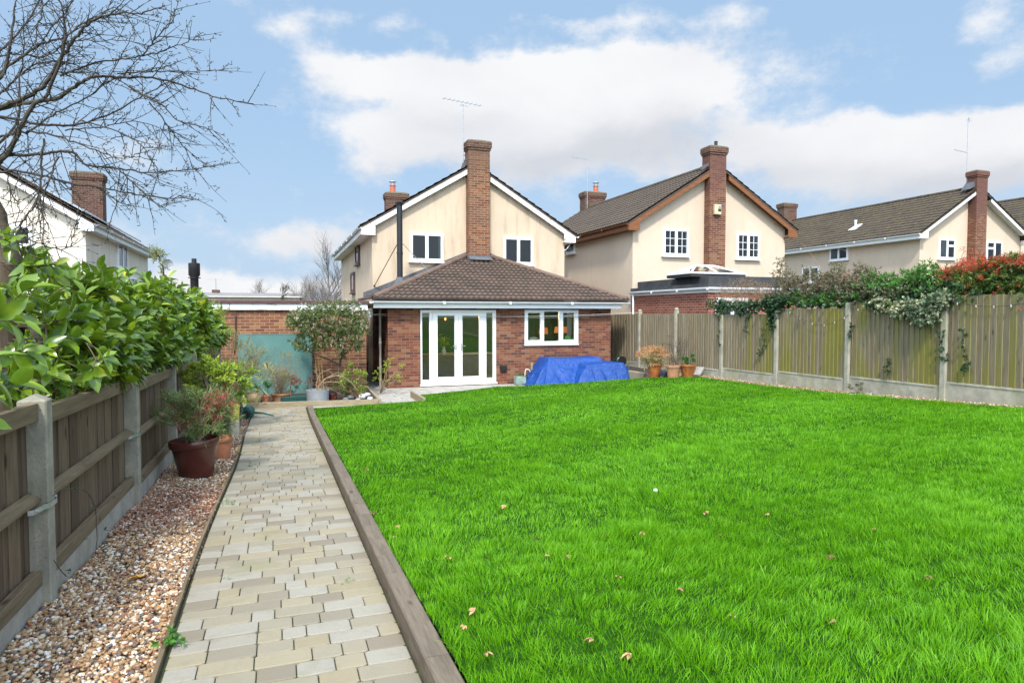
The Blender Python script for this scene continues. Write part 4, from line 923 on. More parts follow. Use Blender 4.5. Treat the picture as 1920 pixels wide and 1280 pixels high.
# ---- things inside the kitchen
for (px_, py_, Yd, lab, rr) in ((1019, 620, 19.6, 'orange glowing lamp shade behind the middle pane of the kitchen window', .15), (1052, 618, 20.3, 'wider orange glowing lamp shade across the right pane of the kitchen window', .24)):
    q = onY(px_, py_, Yd); tL = thing('pendant_lamp', lab, 'lamp', (q.x, Yd, q.z), 'lamps in the kitchen'); m = MB(); m.lathe([(rr * .86, .10), (rr, -.10)], q, 24); m.build('lamp_shade', 'lamp_shade', tL); m = MB(); m.tube([(q.x, Yd, q.z + .1), (q.x, Yd, 2.18)], .006, 6); m.build('cord', 'wire_dark', tL); m = MB(); m.lathe([(.0, -.05), (.035, 0), (.0, .05)], q, 12); m.build('bulb', 'lamp_bulb', tL)
q = onY(835, 598, 19.3); tL = thing('bare_bulb_lamp', 'small glowing amber bulb hanging high behind the left french door', 'lamp', (q.x, 19.3, q.z)); m = MB(); m.lathe([(0, -.05), (.03, -.01), (.02, .04), (0, .05)], q, 12); m.build('bulb', 'lamp_bulb', tL); m = MB(); m.tube([(q.x, 19.3, q.z + .05), (q.x, 19.3, 2.18)], .005, 6); m.build('cord', 'wire_dark', tL)
ku = thing('glass_band_box', 'long low pale grey box added behind the french doors to stand in for the grey band in the glass', 'stand-in box', (4.8, 20.5, .05)); m = MB(); m.box(EX0 + .33, 20.45, .05, 6.6, EYB - .07, .72); m.build('band_body', 'pot_grey', ku); m = MB(); m.box(EX0 + .33, 20.42, .722, 6.6, EYB - .07, .76); m.build('band_top', 'white_stone', ku)  # added box stands in for the grey band low in the door glass
for (lx, ly, le) in ((7.2, 19.6, 22.), (4.9, 19.5, 14.)):
    pl = bpy.data.lights.new('kitchen_lamp_light', 'POINT'); pl.energy = le; pl.color = (1, .72, .42); pl.shadow_soft_size = .12; po_ = bpy.data.objects.new('kitchen_lamp_light', pl); COL.objects.link(po_); po_.location = (lx, ly, 1.95)
tb = thing('dining_table', 'dark wooden dining table seen through the french doors', 'table', (4.6, 19.7, .05)); m = MB(); m.box(3.9, 19.3, .74, 5.3, 20.1, .78); m.build('tabletop', 'branch_pale', tb, bevel=.01)
for x in (3.97, 5.23):
    for y in (19.37, 20.03): m = MB(); m.box(x - .03, y - .03, .05, x + .03, y + .03, .74); m.build('leg', 'branch_pale', tb)
fl = thing('flower_vase', 'yellow flowers in a vase on the kitchen table behind the left door', 'vase', (4.72, 19.6, .78)); m = MB(); m.lathe([(.05, .78), (.07, .88), (.035, 1.0), (.05, 1.03)], (4.72, 19.6, 0), 16); m.build('vase', 'white_stone', fl)
P = np.array([4.72, 19.6, 1.2]) + rng.normal(size=(90, 3)) * [.10, .1, .09]; V, F_ = scatter(*LEAF_S, P, unit(90), unit(90), rng.uniform(.05, .09, 90)); np_mesh('flowers', V, F_, 'choisya_leaf', fl)
q = onY(1000, 633, 18.35); m = MB(); m.lathe([(.05, 0), (.12, .05), (.15, .13), (.145, .14), (.11, .06), (0, .02)], (q.x, 18.32, WB + .02), 20, Matrix.Rotation(.5, 3, 'X')); tag(m.build('bowl', 'white_stone'), 'round white bowl on the sill behind the left pane of the kitchen window', 'bowl')
for (a_, b_) in ((WL + .06, WL + .22), (WR - .2, WR - .05), (W5[2] + .02, W5[2] + .12)):
    c = MB(); vs_ = []
    for i in range(17): x = a_ + (b_ - a_) * i / 16; z = EY + .36 + .02 * math.sin(i * 1.5); vs_ += [(x, z, WB + .02), (x, z, WT - .02)]
    c.add(vs_, [(2 * i, 2 * i + 2, 2 * i + 3, 2 * i + 1) for i in range(16)], True); c.build('curtain', 'curtain', kw)
q = onY(1066, 630, 18.3); th = thing('watering_jug', 'light green plastic jug on the sill behind the right pane of the kitchen window', 'jug', (q.x, 18.3, WB + .02)); m = MB(); m.lathe([(.09, 0), (.10, .10), (.07, .2), (.05, .22)], (q.x - .03, 18.3, WB + .02), 16); m.build('body', 'toy_green', th)
m = MB(); m.tube([(q.x + .03, 18.3, WB + .10), (q.x + .12, 18.3, WB + .17), (q.x + .18, 18.3, WB + .16)], .015, 8); m.build('spout', 'toy_green', th)
m = MB(); m.lathe([(.035, 0), (.04, .08), (.02, .09)], (onY(1049, 637, 18.3).x - .06, 18.3, WB + .02), 12); tag(m.build('mug', 'white_stone'), 'small white mug on the kitchen sill by the middle pane', 'mug')

# ---- second house, brown bargeboards, flat roofed extension with lantern
X0, X1, Y0, Y1 = 11.71, 18.26, 20.6, 31.2; ZE = 5.17; ZR = 7.38; OV = .32
H2, roof2, XC2, s2 = gable_house('detached_house', 'cream house with brown bargeboards, alarm box on its chimney and a roof lantern in front', X0, X1, Y0, Y1, 0, ZE, ZR, OV, .28, 'render_cream_pale', 'tile_grey', 'bargeboard_brown', 'coping_brown')
verge(H2, X0 - OV, X1 + OV, Y0 - .30, ZE, ZR, (14.66, 15.46), 'bargeboard_brown', .2, True, .30, 'bargeboard_brown')
c0 = onY(1331.6, 300, 20.28).x; c1 = onY(1362, 300, 20.28).x
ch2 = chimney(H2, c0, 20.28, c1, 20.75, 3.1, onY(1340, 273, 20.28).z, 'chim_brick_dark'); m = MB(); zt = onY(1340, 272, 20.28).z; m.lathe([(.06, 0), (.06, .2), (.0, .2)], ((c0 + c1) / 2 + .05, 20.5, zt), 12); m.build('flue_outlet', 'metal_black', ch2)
m = MB(); m.prism([(c0 - .30, 20.34, ZR - .25), (c0 - .005, 20.34, ZR - .08), (c0 - .005, 20.34, ZR + .02), (c0 - .29, 20.34, ZR - .13)], (0, .10, 0)); m.build('lead_flashing', 'lead', H2)
wpx(H2, Y0, 1243.3, 1291, 429, 480, cols=2, bars=(2, 3), curtain=[(.93, 1)]); wpx(H2, Y0, 1380.8, 1424, 437.8, 486, cols=2, bars=(2, 3), curtain=[(.9, 1)])
a = onY(1346, 393, 20.2); al = MB(); al.box(a.x - .15, 20.16, a.z - .18, a.x + .13, 20.277, a.z + .18); ab = al.build('alarm_box', 'pot_beige', H2, bevel=.02); ab.data.materials[0] = MATS['plank_cream']
al = MB(); al.box(a.x - .02, 20.145, a.z - .06, a.x + .10, 20.159, a.z + .02); al.build('alarm_panel', 'metal_black', ab); al = MB(); al.box(a.x + .0, 20.148, a.z + .05, a.x + .10, 20.159, a.z + .14); al.build('alarm_panel', 'pot_grey', ab)
m = MB(); gutter(m, (X0 - OV - .07, Y0 - .3, ZE - .06), (X0 - OV - .07, Y1, ZE - .06)); m.box(X0 - OV - .012, Y0 - .26, ZE - .27, X0 - OV + .01, Y1, ZE - .04); m.box(X0 - OV + .011, Y0, ZE - .27, X0, Y1, ZE - .255); m.build('gutter', 'bargeboard_brown', H2)
m = MB(); gutter(m, (X1 + OV + .07, Y0 - .3, ZE - .06), (X1 + OV + .07, Y1, ZE - .06)); m.build('gutter', 'bargeboard_brown', H2)
# open top-hung window on its left wall
q0 = onX(1062, 470, X0 - .05); q1 = onX(1078, 470, X0 - .05); zt = onX(1070, 452, X0).z; zb_ = onX(1070, 476, X0).z
w2 = window(H2, faceXm(X0), -q0.y, -q1.y, zb_, zt, cols=1, sill=True); 
m = MB(); y0_, y1_ = q1.y, q0.y
for (ya_, yb_, s0_, s1_) in ((y0_, y0_ + .05, 0, 1), (y1_ - .05, y1_, 0, 1), (y0_, y1_, 0, .09), (y0_, y1_, .91, 1)):
    P_ = lambda y, s: (X0 - .09 - .34 * s, y, zt - (zt - zb_) * .80 * s); m.prism([P_(ya_, s0_), P_(yb_, s0_), P_(yb_, s1_), P_(ya_, s1_)], (-.03, 0, -.01))
sash = m.build('open_sash', 'upvc_white', w2); g = MB(); g.add([P_(y0_ + .05, .09), P_(y1_ - .05, .09), P_(y1_ - .05, .91), P_(y0_ + .05, .91)], [(0, 1, 2, 3)]); g.build('pane', 'glass_roof', w2)
ay = 31.; chimney(H2, onY(1092, 370, ay).x, ay - .3, onY(1130, 370, ay).x, ay + .3, 6.8, onY(1110, 361.5, ay).z, 'stack_brick', pot=.18, name='rear_chimney')
q = onY(1101, 376, ay - .4); aerial(H2, (q.x, ay - .4, q.z - .4), onY(1101, 297, ay - .4).z, [(onY(1101, 297.5, ay - .4).z - .02, -.95, .08, .05, 7, .07)])
# extension
XA = 11.66; ya = onX(1184.5, 560, XA).y; yn = onX(1327, 560, XA).y; zg = onX(1327, 540, XA).z; XB = 15.3
m = MB(); m.box(XA, yn, 0, XB, 20.595, zg - .06); m.build('extension_wall', 'rear_brick', H2)
m = MB(); gutter(m, (XA - .08, yn - .1, zg), (XA - .08, 20.55, zg)); gutter(m, (XA - .08, yn - .09, zg + .0), (XB, yn - .09, zg)); m.box(XA - .02, yn - .03, zg - .12, XA - .002, 20.59, zg + .03); m.box(XA - .02, yn - .031, zg - .12, XB, yn - .012, zg + .03); m.tube([(XA - .06, 20.35, zg - .05), (XA - .06, 20.35, .3)], .035, 8); m.build('gutter', 'upvc_white', H2)
m = MB(); m.box(XA - .03, yn - .04, zg + .031, XB, 20.59, zg + .14); zu = onX(1184, 527, XA).z; m.box(XA + .25, yn + .3, zg + .141, XB, 20.59, zu - .03)
ly0 = yn + .7; lx0 = onY(1296, 522, ly0).x; lx1 = onY(1398, 520, ly0).x; ly1 = onX(1250, 522, lx0).y; lz = zu + .02; m.box(lx0, ly0, zu - .03, lx1, ly1, lz + .06); m.build('flat_roof', 'felt_dark', H2)
lan = MB(); lz = lz + .06; rz = lz + .27; r0 = Vector(((lx0 + lx1) / 2 - .35, (ly0 + ly1) / 2, rz)); r1 = Vector(((lx0 + lx1) / 2 + .35, (ly0 + ly1) / 2, rz)); cs = [Vector((lx0, ly0, lz)), Vector((lx1, ly0, lz)), Vector((lx1, ly1, lz)), Vector((lx0, ly1, lz))]
for a, b in ((cs[0], cs[1]), (cs[1], cs[2]), (cs[2], cs[3]), (cs[3], cs[0])): lan.beam(a, b, .07, .05)
for a, b in ((cs[0], r0), (cs[3], r0), (cs[1], r1), (cs[2], r1), (r0, r1)): lan.beam(a, b, .05, .045)
for f_ in (.5,): lan.beam(cs[0].lerp(cs[1], f_), r0.lerp(r1, f_), .035, .035); lan.beam(cs[3].lerp(cs[2], f_), r0.lerp(r1, f_), .05, .05); lan.beam(cs[0].lerp(cs[3], f_), r0, .05, .05)
ln = lan.build('roof_lantern', 'upvc_white', H2); g = MB(); g.add([cs[0], cs[1], r1, r0], [(0, 1, 2, 3)]); g.add([cs[1], cs[2], r1], [(0, 1, 2)]); g.add([cs[2], cs[3], r0, r1], [(0, 1, 2, 3)]); g.add([cs[3], cs[0], r0], [(0, 1, 2)]); g.build('pane', 'glass_roof', ln)
a = onY(1342, 558, yn - .03).x; window(H2, faceY(yn), a, a + 1.1, 1.2, onY(1342, 558, yn - .03).z, cols=2)

# ---- third house, long mossy roof
X0, X1, Y0, Y1 = 27.511, 34.05, 22.5, 34.6; ZE = 5.66; ZR = 7.90; OV = .36
H3, roof3, XC3, s3 = gable_house('detached_house', 'cream house with long mossy roof and white bargeboards at the right of the photo', X0, X1, Y0, Y1, 0, ZE, ZR, OV, .35, 'render_cream_pale', 'tile_mossy', 'upvc_white', 'upvc_white')
verge(H3, X0 - OV, X1 + OV, Y0 - .37, ZE, ZR, (30.75, 31.52), 'upvc_white', .17, True, .37, 'gutter_white')
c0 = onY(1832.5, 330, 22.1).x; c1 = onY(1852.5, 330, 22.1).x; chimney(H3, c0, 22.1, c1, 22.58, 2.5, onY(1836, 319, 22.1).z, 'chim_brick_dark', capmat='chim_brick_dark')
m = MB(); m.prism([(c0 - .32, 22.2, ZR - .14), (c0 - .005, 22.2, ZR - .02), (c0 - .005, 22.2, ZR + .22), (c0 - .03, 22.2, ZR + .22), (c0 - .22, 22.2, ZR - .0)], (0, .42, 0)); m.build('lead_flashing', 'lead', H3)
wpx(H3, Y0, 1760, 1791, 447.5, 486, cols=2, transom=[1], curtain=[(0, .5)]); wpx(H3, Y0, 1849, 1879, 452.5, 491, cols=2, transom=[0])
wside(H3, X0, 1556, 1590, 460.5, 488, cols=2, curtain=[(0, .45)]); wside(H3, X0, 1504, 1536, 500.5, 531, cols=2, curtain=[(.5, 1.)])
m = MB(); gutter(m, (X0 - OV - .07, Y0 - .35, ZE - .06), (X0 - OV - .07, Y1, ZE - .06), .06); m.box(X0 - OV - .012, Y0 - .33, ZE - .27, X0 - OV + .01, Y1, ZE - .04); m.box(X0 - OV + .011, Y0, ZE - .27, X0, Y1, ZE - .255); m.build('gutter', 'upvc_white', H3)
Xr = XC3; q = onX(1465, 381, Xr - .2); chimney(H3, Xr - .75, 34.0, Xr + .25, 34.6, 7., onY(1465, 381, 34.2).z, 'stack_brick', name='rear_chimney')
q = onY(1812, 352, 22.9); aerial(H3, (q.x, 22.9, q.z - .1), onY(1812, 224, 22.9).z, [(onY(1812, 285, 22.9).z, -.95, .08, .05, 6, .06), (onY(1812, 224, 22.9).z, -.25, .35, .2, 6, .12)])
# soil vent on roof
q = onX(1604, 433, 28.5); m = MB(); zz = ZE + (q.x - (X0 - OV)) * s3; m.lathe([(.055, 0), (.055, .32), (.08, .33), (.08, .4), (0, .42)], (q.x, q.y, zz), 12); m.beam((q.x - .28, q.y, zz - .12), (q.x + .25, q.y, zz + .2), .45, .02); m.build('roof_vent', 'upvc_white', H3)
# little tiled porch on its left wall
q = onX(1566, 512, X0 - .6); m = MB(); m.prism([(X0 - 1.1, q.y - 1.0, q.z - .55), (X0 - 1.1, q.y + 1.0, q.z - .55), (X0 - 1.1, q.y, q.z + .1)], (1.09, 0, 0)); m.build('porch_roof', 'hip_tile', H3)

# ---- fourth house, only its roof end in view
H4, roof4, XC4, s4 = gable_house('detached_house', 'dark tiled roof just showing at the right edge behind the white gable', 37.2, 43.7, 24.5, 36, 0, 6.3, 8.62, .35, .3, 'render_cream_pale', 'tile_mossy', 'upvc_white', 'upvc_white')
verge(H4, 36.85, 44.05, 24.18, 6.3, 8.62, (40.45, 40.46), 'upvc_white', .17, True, .3)

# ---- left neighbour with solar panels
X1 = -5.80; X0 = -12.4; Y0, Y1 = 25., 36.; ZE = 4.95; ZR = 7.15; OV = .3
H5, roof5, XC5, s5 = gable_house('detached_house', 'off-white house with solar panels behind the bare branches at the left', X0, X1, Y0, Y1, 0, ZE, ZR, OV, .3, 'render_white', 'tile_grey', 'upvc_white', 'upvc_white')
verge(H5, X0 - OV, X1 + OV, Y0 - .32, ZE, ZR, (-9.11, -9.09), 'upvc_white', .2, True, .32)
wpx(H5, Y0, -10, 60, 422, 462, cols=2)
def wsideP(parent, X, l, r, tp, bt, **k):
    a = onX(l, (tp + bt) / 2, X + .05); b = onX(r, (tp + bt) / 2, X + .05); u = onX((l + r) / 2, tp, X + .05).z; d = onX((l + r) / 2, bt, X + .05).z
    return window(parent, faceXp(X), a.y, b.y, d, u, **k)
wsideP(H5, X1, 221, 238.5, 458, 504, cols=2); wsideP(H5, X1, 246, 257, 520, 545, cols=2)
m = MB(); gutter(m, (X1 + OV + .07, Y0 - .3, ZE - .06), (X1 + OV + .07, Y1, ZE - .06), .06); m.box(X1 + OV - .01, Y0 - .28, ZE - .27, X1 + OV + .012, Y1, ZE - .04); m.box(X1, Y0, ZE - .27, X1 + OV - .011, Y1, ZE - .255); m.build('gutter', 'gutter_white', H5)
chimney(H5, onY(134, 360, 30).x, 30, onY(192, 360, 30).x, 30.6, 5.3, onY(160, 322, 30).z, 'stack_brick', name='side_chimney')
for r_ in range(2):
    for k in range(6):
        u0 = Y0 + 1.0 + k * 1.68; s_a = .75 + r_ * 1.05; dirv_ = Vector((-1, 0, s5)).normalized(); N_ = Vector((s5, 0, 1)).normalized(); O_ = Vector((X1 + OV, 0, ZE)); 
        if k > 3 and r_: continue
        p = O_ + dirv_ * s_a + N_ * .12; q = O_ + dirv_ * (s_a + 1.0) + N_ * .12; m = MB(); m.prism([(p.x, u0, p.z), (p.x, u0 + 1.62, p.z), (q.x, u0 + 1.62, q.z), (q.x, u0, q.z)], N_ * .035); sp = m.build('solar_panel', 'panel_dark', H5)
        m = MB()
        for (a_, b_) in (((p.x, u0, p.z), (p.x, u0 + 1.62, p.z)), ((q.x, u0, q.z), (q.x, u0 + 1.62, q.z)), ((p.x, u0, p.z), (q.x, u0, q.z)), ((p.x, u0 + 1.62, p.z), (q.x, u0 + 1.62, q.z))): m.beam(Vector(a_) + N_ * .02, Vector(b_) + N_ * .02, .03, .05)
        m.build('panel_frame', 'metal_galv', sp)
q = onX(313, 497, X1 + .25); m = MB(); Mx = Matrix.Rotation(R(-70), 3, 'Y') @ Matrix.Identity(3); m.lathe([(.0, 0), (.15, .02), (.27, .08), (.30, .12), (.27, .085), (.15, .03), (0, .012)], q, 20, Matrix.Rotation(R(80), 3, 'X') @ Matrix.Rotation(R(25), 3, 'Y')); m.tube([q, q + Vector((.05, -.35, -.05))], .012, 6); m.tube([q, Vector((X1, q.y + .1, q.z - .1))], .02, 6); m.build('satellite_dish', 'pot_grey', H5)

# ---- brick garage with flat roof
G = thing('brick_garage', 'flat roofed brick garage with brown coping behind the planting bed', 'garage', (0, 17.5, 0))
gxr = onY(686.5, 600, 17.5).x; m = MB(); m.box(-7.0, 17.5, -.2, gxr, 23.5, 2.25); m.build('wall', 'garage_brick', G)
m = MB(); m.box(-7.1, 17.38, 2.262, gxr + .07, 23.6, 2.35); m.build('coping', 'coping_brown', G, bevel=.01)
m = MB()
for a, b in ((-7.05, -1.27), (-1.24, -1.08), (-1.065, 1.6), (1.61, gxr + .03)): m.box(a, 17.42, 2.11 + rnd.uniform(-.004, .004), b, 17.497, 2.26)
m.build('fascia', 'paint_white', G)
q = onY(365, 552, 19.); m = MB(); m.lathe([(.10, 0), (.10, .45), (.14, .50), (.14, .80), (.06, .82), (.06, .92), (0, .93)], (q.x, 19., q.z - .0), 18); m.lathe([(.15, .42), (.15, .44)], (q.x, 19., q.z), 18); fl_ = m.build('flue_pipe', 'metal_black', G)
m = MB(); m.box(q.x - .18, 18.85, 2.3, q.x + .18, 19.2, q.z + .03); m.build('flue_base', 'paint_white', G)
m = MB(); m.tube([onY(442, 592, 17.48), onY(442, 625, 17.48), onY(438, 660, 17.48)], .018, 8); m.build('cable', 'wire_dark', G)
a = onY(446, 628, 17.3); b = onY(585, 628, 17.3); m = MB(); m.box(a.x, 17.30, .02, b.x, 17.34, a.z); m.box(a.x, 17.295, a.z, b.x, 17.345, a.z + .018); tag(m.build('board_sheet', 'teal_board', bevel=.003), 'large teal painted board leaning on the garage wall', 'board')
# distant roof behind garage
DH = thing('distant_house', 'long grey roof low on the skyline behind the garage', 'house', (-9, 60, 0)); a = onY(372, 562, 60); b = onY(562, 562, 60); zt = onY(470, 547, 60).z
m = MB(); m.box(a.x, 60, 0, b.x, 66, 3.5); m.build('wall', 'render_white', DH); m = MB(); m.prism([(a.x - .3, 59.6, 3.4), (a.x - .3, 66.4, 3.4), (a.x - .3, 63, zt)], (b.x - a.x + .6, 0, 0)); m.build('roof', 'roof_far', DH)
q = onY(405, 552, 63); m = MB(); m.box(q.x - .3, 62.7, q.z - .5, q.x + .3, 63.3, q.z + .4); m.build('chimney', 'stack_brick', DH); aerial(DH, (q.x, 63, q.z + .3), onY(405, 522, 63).z, [(onY(405, 524, 63).z, -.6, .5, .1, 5, .2)], r=.03)
# far ground cover beyond house gaps is hidden by walls

# ================================================================== vegetation
def curve(pts, n=8, jit=.0):
    """catmull-rom through points"""
    P = [Vector(p) for p in pts]; P = [P[0] * 2 - P[1]] + P + [P[-1] * 2 - P[-2]]; out = []
    for i in range(1, len(P) - 2):
        for k in range(n):
            t_ = k / n; a, b, c, d = P[i - 1], P[i], P[i + 1], P[i + 2]
            out.append(.5 * ((2 * b) + (c - a) * t_ + (2 * a - 5 * b + 4 * c - d) * t_ * t_ + (3 * b - a - 3 * c + d) * t_ ** 3) + Vector((rnd.gauss(0, jit), rnd.gauss(0, jit), rnd.gauss(0, jit))))
    out.append(P[-2]); return out
def tapered(m, pts, r0, r1, n=6):
    k = len(pts) - 1; m.tube(pts, [r0 + (r1 - r0) * (i / k) for i in range(k + 1)], n)
def rv(): return Vector((rnd.gauss(0, 1), rnd.gauss(0, 1), rnd.gauss(0, 1))).normalized()
def twig(m, p, d, L, r, lvl, grav=0., spur=True, wob=.22):
    """a wandering twig with side twigs and short spurs"""
    n = max(3, int(L / .045)); pts = [p]; q = p.copy(); d = d.copy()
    for i in range(n):
        d = (d + rv() * wob * .5 + Vector((0, 0, grav * .05))).normalized(); q = q + d * (L / n); pts.append(q.copy())
    k = len(pts) - 1; m.tube(pts, [max(r * (1 - .75 * i / k), .0012) for i in range(k + 1)], 5 if r > .006 else 3, cap=False)
    if lvl > 0:
        for i in range(1, k):
            if rnd.random() < .50:
                a = (pts[i + 1] - pts[i]).normalized(); s = (rv() + a * 1.0).normalized(); twig(m, pts[i], s, L * rnd.uniform(.22, .5) * (1 - .4 * i / k), r * .55, lvl - 1, grav, spur, wob)
    if spur:
        for i in range(1, k + 1):
            if rnd.random() < .55:
                s = (rv() + Vector((0, 0, .3))).normalized(); l_ = rnd.uniform(.008, .028); m.tube([pts[i], pts[i] + s * l_], [.0022, .0030], 3, cap=False)
def shoots(n_shoot, base_fn, L, nl, lsize, tmpl, angle=.9, curl=.0):
    """leafy shoots: returns leaf V,F and list of stem segments"""
    P = []; D = []; Nn = []; S = []; stems = []
    for i in range(n_shoot):
        p, d = base_fn(i); p = Vector(p); d = Vector(d).normalized(); l_ = L * rnd.uniform(.6, 1.3); stems.append((p, p + d * l_)); a = d.cross(rv()).normalized(); b = d.cross(a); ph = rnd.random() * 6
        for k in range(nl):
            t_ = .25 + .75 * (k + rnd.random() * .5) / nl; an = ph + k * 2.4; rad = a * math.cos(an) + b * math.sin(an); ang = angle * (1.15 - .75 * t_); dd = d * math.cos(ang) + rad * math.sin(ang)
            dd += Vector((0, 0, -.12)); P.append(p + d * l_ * t_); D.append(dd); nn = d * math.sin(ang) - rad * math.cos(ang); nn = -nn if nn.z < -.3 and False else nn; Nn.append(d + Vector((0, 0, .5)) + rv() * .35); S.append(lsize * rnd.uniform(.65, 1.15) * (1.05 - .35 * abs(t_ - .5)))
    P, D, Nn, S = [np.array([tuple(q) for q in x]) if x is not S else np.array(x) for x in (P, D, Nn, S)]
    V, F_ = scatter(tmpl[0], tmpl[1], P, D, Nn, S); return V, F_, stems
def stemmesh(name, stems, r, mat, parent, n=4):
    m = MB()
    for a, b in stems: m.tube([a, b], [r, r * .5], n, cap=False)
    return m.build(name, mat, parent)
def bush(name, label, cat, base, centre, rad, nsh, L, nl, lsize, tmpl, mat, stemmat='branch_dark', stem_r=.006, group=None, parent=None, up=.35, shell=.55, trunks=5, clump=None, angle=.9, extra=None):
    t_ = parent or thing(name, label, cat, base, group); c = Vector(centre); K_ = clump or max(5, nsh // 9); cl = []
    for i in range(K_):
        u = rv(); s = rnd.uniform(shell, 1.) ; cl.append((c + Vector((u.x * rad[0] * s, u.y * rad[1] * s, u.z * rad[2] * s)), u))
    def f(i):
        cc, u = cl[i % K_]; o = rv() * .20; p = cc + Vector((o.x * rad[0], o.y * rad[1], o.z * rad[2])); return p, u + rv() * .55 + Vector((0, 0, up))
    V, F_, st = shoots(nsh, f, L, nl, lsize, tmpl, angle); np_mesh('foliage', V, F_, mat, t_)
    m = MB()
    for a, b in st: m.tube([a, b], [stem_r * .5, stem_r * .25], 3, cap=False)
    for cc, u in cl[:max(trunks * 3, 8)]:
        b0 = Vector(base) + Vector((rnd.uniform(-.04, .04), rnd.uniform(-.04, .04), 0)); mid = b0.lerp(cc, .5) + rv() * .06 + Vector((0, 0, .04)); tapered(m, curve([b0, mid, cc], 5, .004), stem_r * 1.3, stem_r * .5, 5)
    m.build('stems', stemmat, t_); return t_

# ---- laurel hedge leaning over the left fence
lt = thing('laurel_hedge', 'glossy big-leaved laurel hedge spilling over the brown fence', 'hedge', (-1.9, 8, .2))
HY = [2.4, 4.6, 5.4, 6.6, 8.5, 11, 13, 15, 16.8]; HZ = [2.30, 2.30, 2.34, 2.34, 2.36, 2.58, 2.40, 2.15, 2.0]
def lf(i):
    y = 2.6 + 13.6 * rnd.random() ** 1.15; zt = np.interp(y, HY, HZ) - .30 + .08 * math.sin(y * 3.1) + .06 * math.sin(y * 7.3) + .12 * max(0, rnd.gauss(0, .8)); face = rnd.random()
    if face < .62:   # garden face, bulging over the rail
        z = rnd.uniform(1.50 - .012 * y + (.10 if y < 5 else 0), zt); bul = math.sin(max(0, min(1, (z - 1.15) / (zt - 1.15))) * math.pi) ** .6; ov = .14 + .07 * math.sin(y * 2.2) + .14 * float(np.clip((y - 8) / 5, 0, 1)); x = -1.60 + ov * bul + rnd.uniform(-.14, .05); d = Vector((1., rnd.uniform(-.6, .4), rnd.uniform(-.15, .7)))
    else: x = rnd.uniform(-2.9, -1.4); z = zt - rnd.uniform(.02, .2); d = Vector((rnd.uniform(-.3, .5), rnd.uniform(-.5, .4), 1))
    dd_ = Vector((x, y, z)) - CAM
    if math.sin(y * 4.3 + z * 5) + math.sin(y * 2.7 - z * 7 + x * 3) > 1.05 and rnd.random() < .75: return lf(i)
    if 960 + FPX * dd_.dot(_r) / max(dd_.dot(_f), .1) < 62 and rnd.random() > .04: return lf(i)
    return (x, y, z), d + rv() * .35
V, F_, st = shoots(860, lf, .24, 8, .170, LEAF, 1.0); np_mesh('foliage', V, F_, 'laurel_leaf', lt, smooth=True)
sprays = [(15, 452), (48, 470), (70, 500), (30, 500), (12, 545), (22, 655), (15, 700), (45, 690), (70, 715), (100, 700), (35, 735), (130, 700), (160, 690), (60, 665), (10, 735), (190, 660), (95, 665)]
def sf(i): x, y = sprays[i % len(sprays)]; return atD(x + rnd.gauss(0, 9), y + rnd.gauss(0, 8), rnd.uniform(4.1, 4.7)), Vector((rnd.uniform(-.2, 1), rnd.uniform(-.8, .2), rnd.uniform(-.6, .5)))
V, F_, st3 = shoots(50, sf, .10, 7, .125, LEAF, 1.1); np_mesh('near_foliage', V, F_, 'laurel_leaf', lt, smooth=True); st += st3
def lfi(i): y = rnd.uniform(5.9, 16); return (rnd.uniform(-2.5, -1.7), y, rnd.uniform(.9, np.interp(y, HY, HZ) - .35)), rv()
V, F_, st2 = shoots(560, lfi, .22, 9, .16, LEAF_S, 1.1); o = np_mesh('inner_foliage', V, F_, 'laurel_leaf', lt)
m = MB()
for a, b in st: m.tube([a - (b - a) * .8, b], [.006, .003], 4, cap=False)
for k in range(34):
    y = 5.9 + k * .29; a = Vector((-2.0 + rnd.uniform(-.2, .2), y, .1)); tapered(m, curve([a, a + Vector((.1, rnd.uniform(-.2, .2), .9)), a + Vector((rnd.uniform(.1, .5), rnd.uniform(-.3, .3), 1.75))], 5, .008), .022, .008, 6)
m.build('stems', 'bark', lt)
# a second hedge plane keeps the hedge dark inside: dense leaf litter of small inner leaves
# yellow-green shrub rising at the end of the hedge and a climber up a stake
bush('privet_bush', 'yellow-green bush at the far end of the laurel hedge', 'shrub', (-1.7, 14.3, .1), (-1.3, 14.2, 1.82), (.42, .9, .38), 170, .16, 8, .055, LEAF_S, 'choisya_leaf', group=None)
cl = thing('climber', 'thin yellowish climber rising above the laurel hedge in front of the left house', 'climber', (-2.2, 11.6, .3)); q = onY(300, 500, 11.6); P = []
m = MB(); pts = curve([(q.x, 11.6, .4), (q.x + .05, 11.6, 1.6), (q.x + .02, 11.62, onY(300, 500, 11.6).z), (q.x - .06, 11.6, onY(296, 470, 11.6).z)], 8, .01); tapered(m, pts, .02, .008); m.build('stem', 'branch_dark', cl)
def cf(i): p = pts[rnd.randrange(len(pts) // 2, len(pts))]; return p + rv() * .03, rv() + Vector((0, 0, -.1))
V, F_, st = shoots(90, cf, .12, 7, .045, LEAF_S); np_mesh('foliage', V, F_, 'olive_leaf', cl)

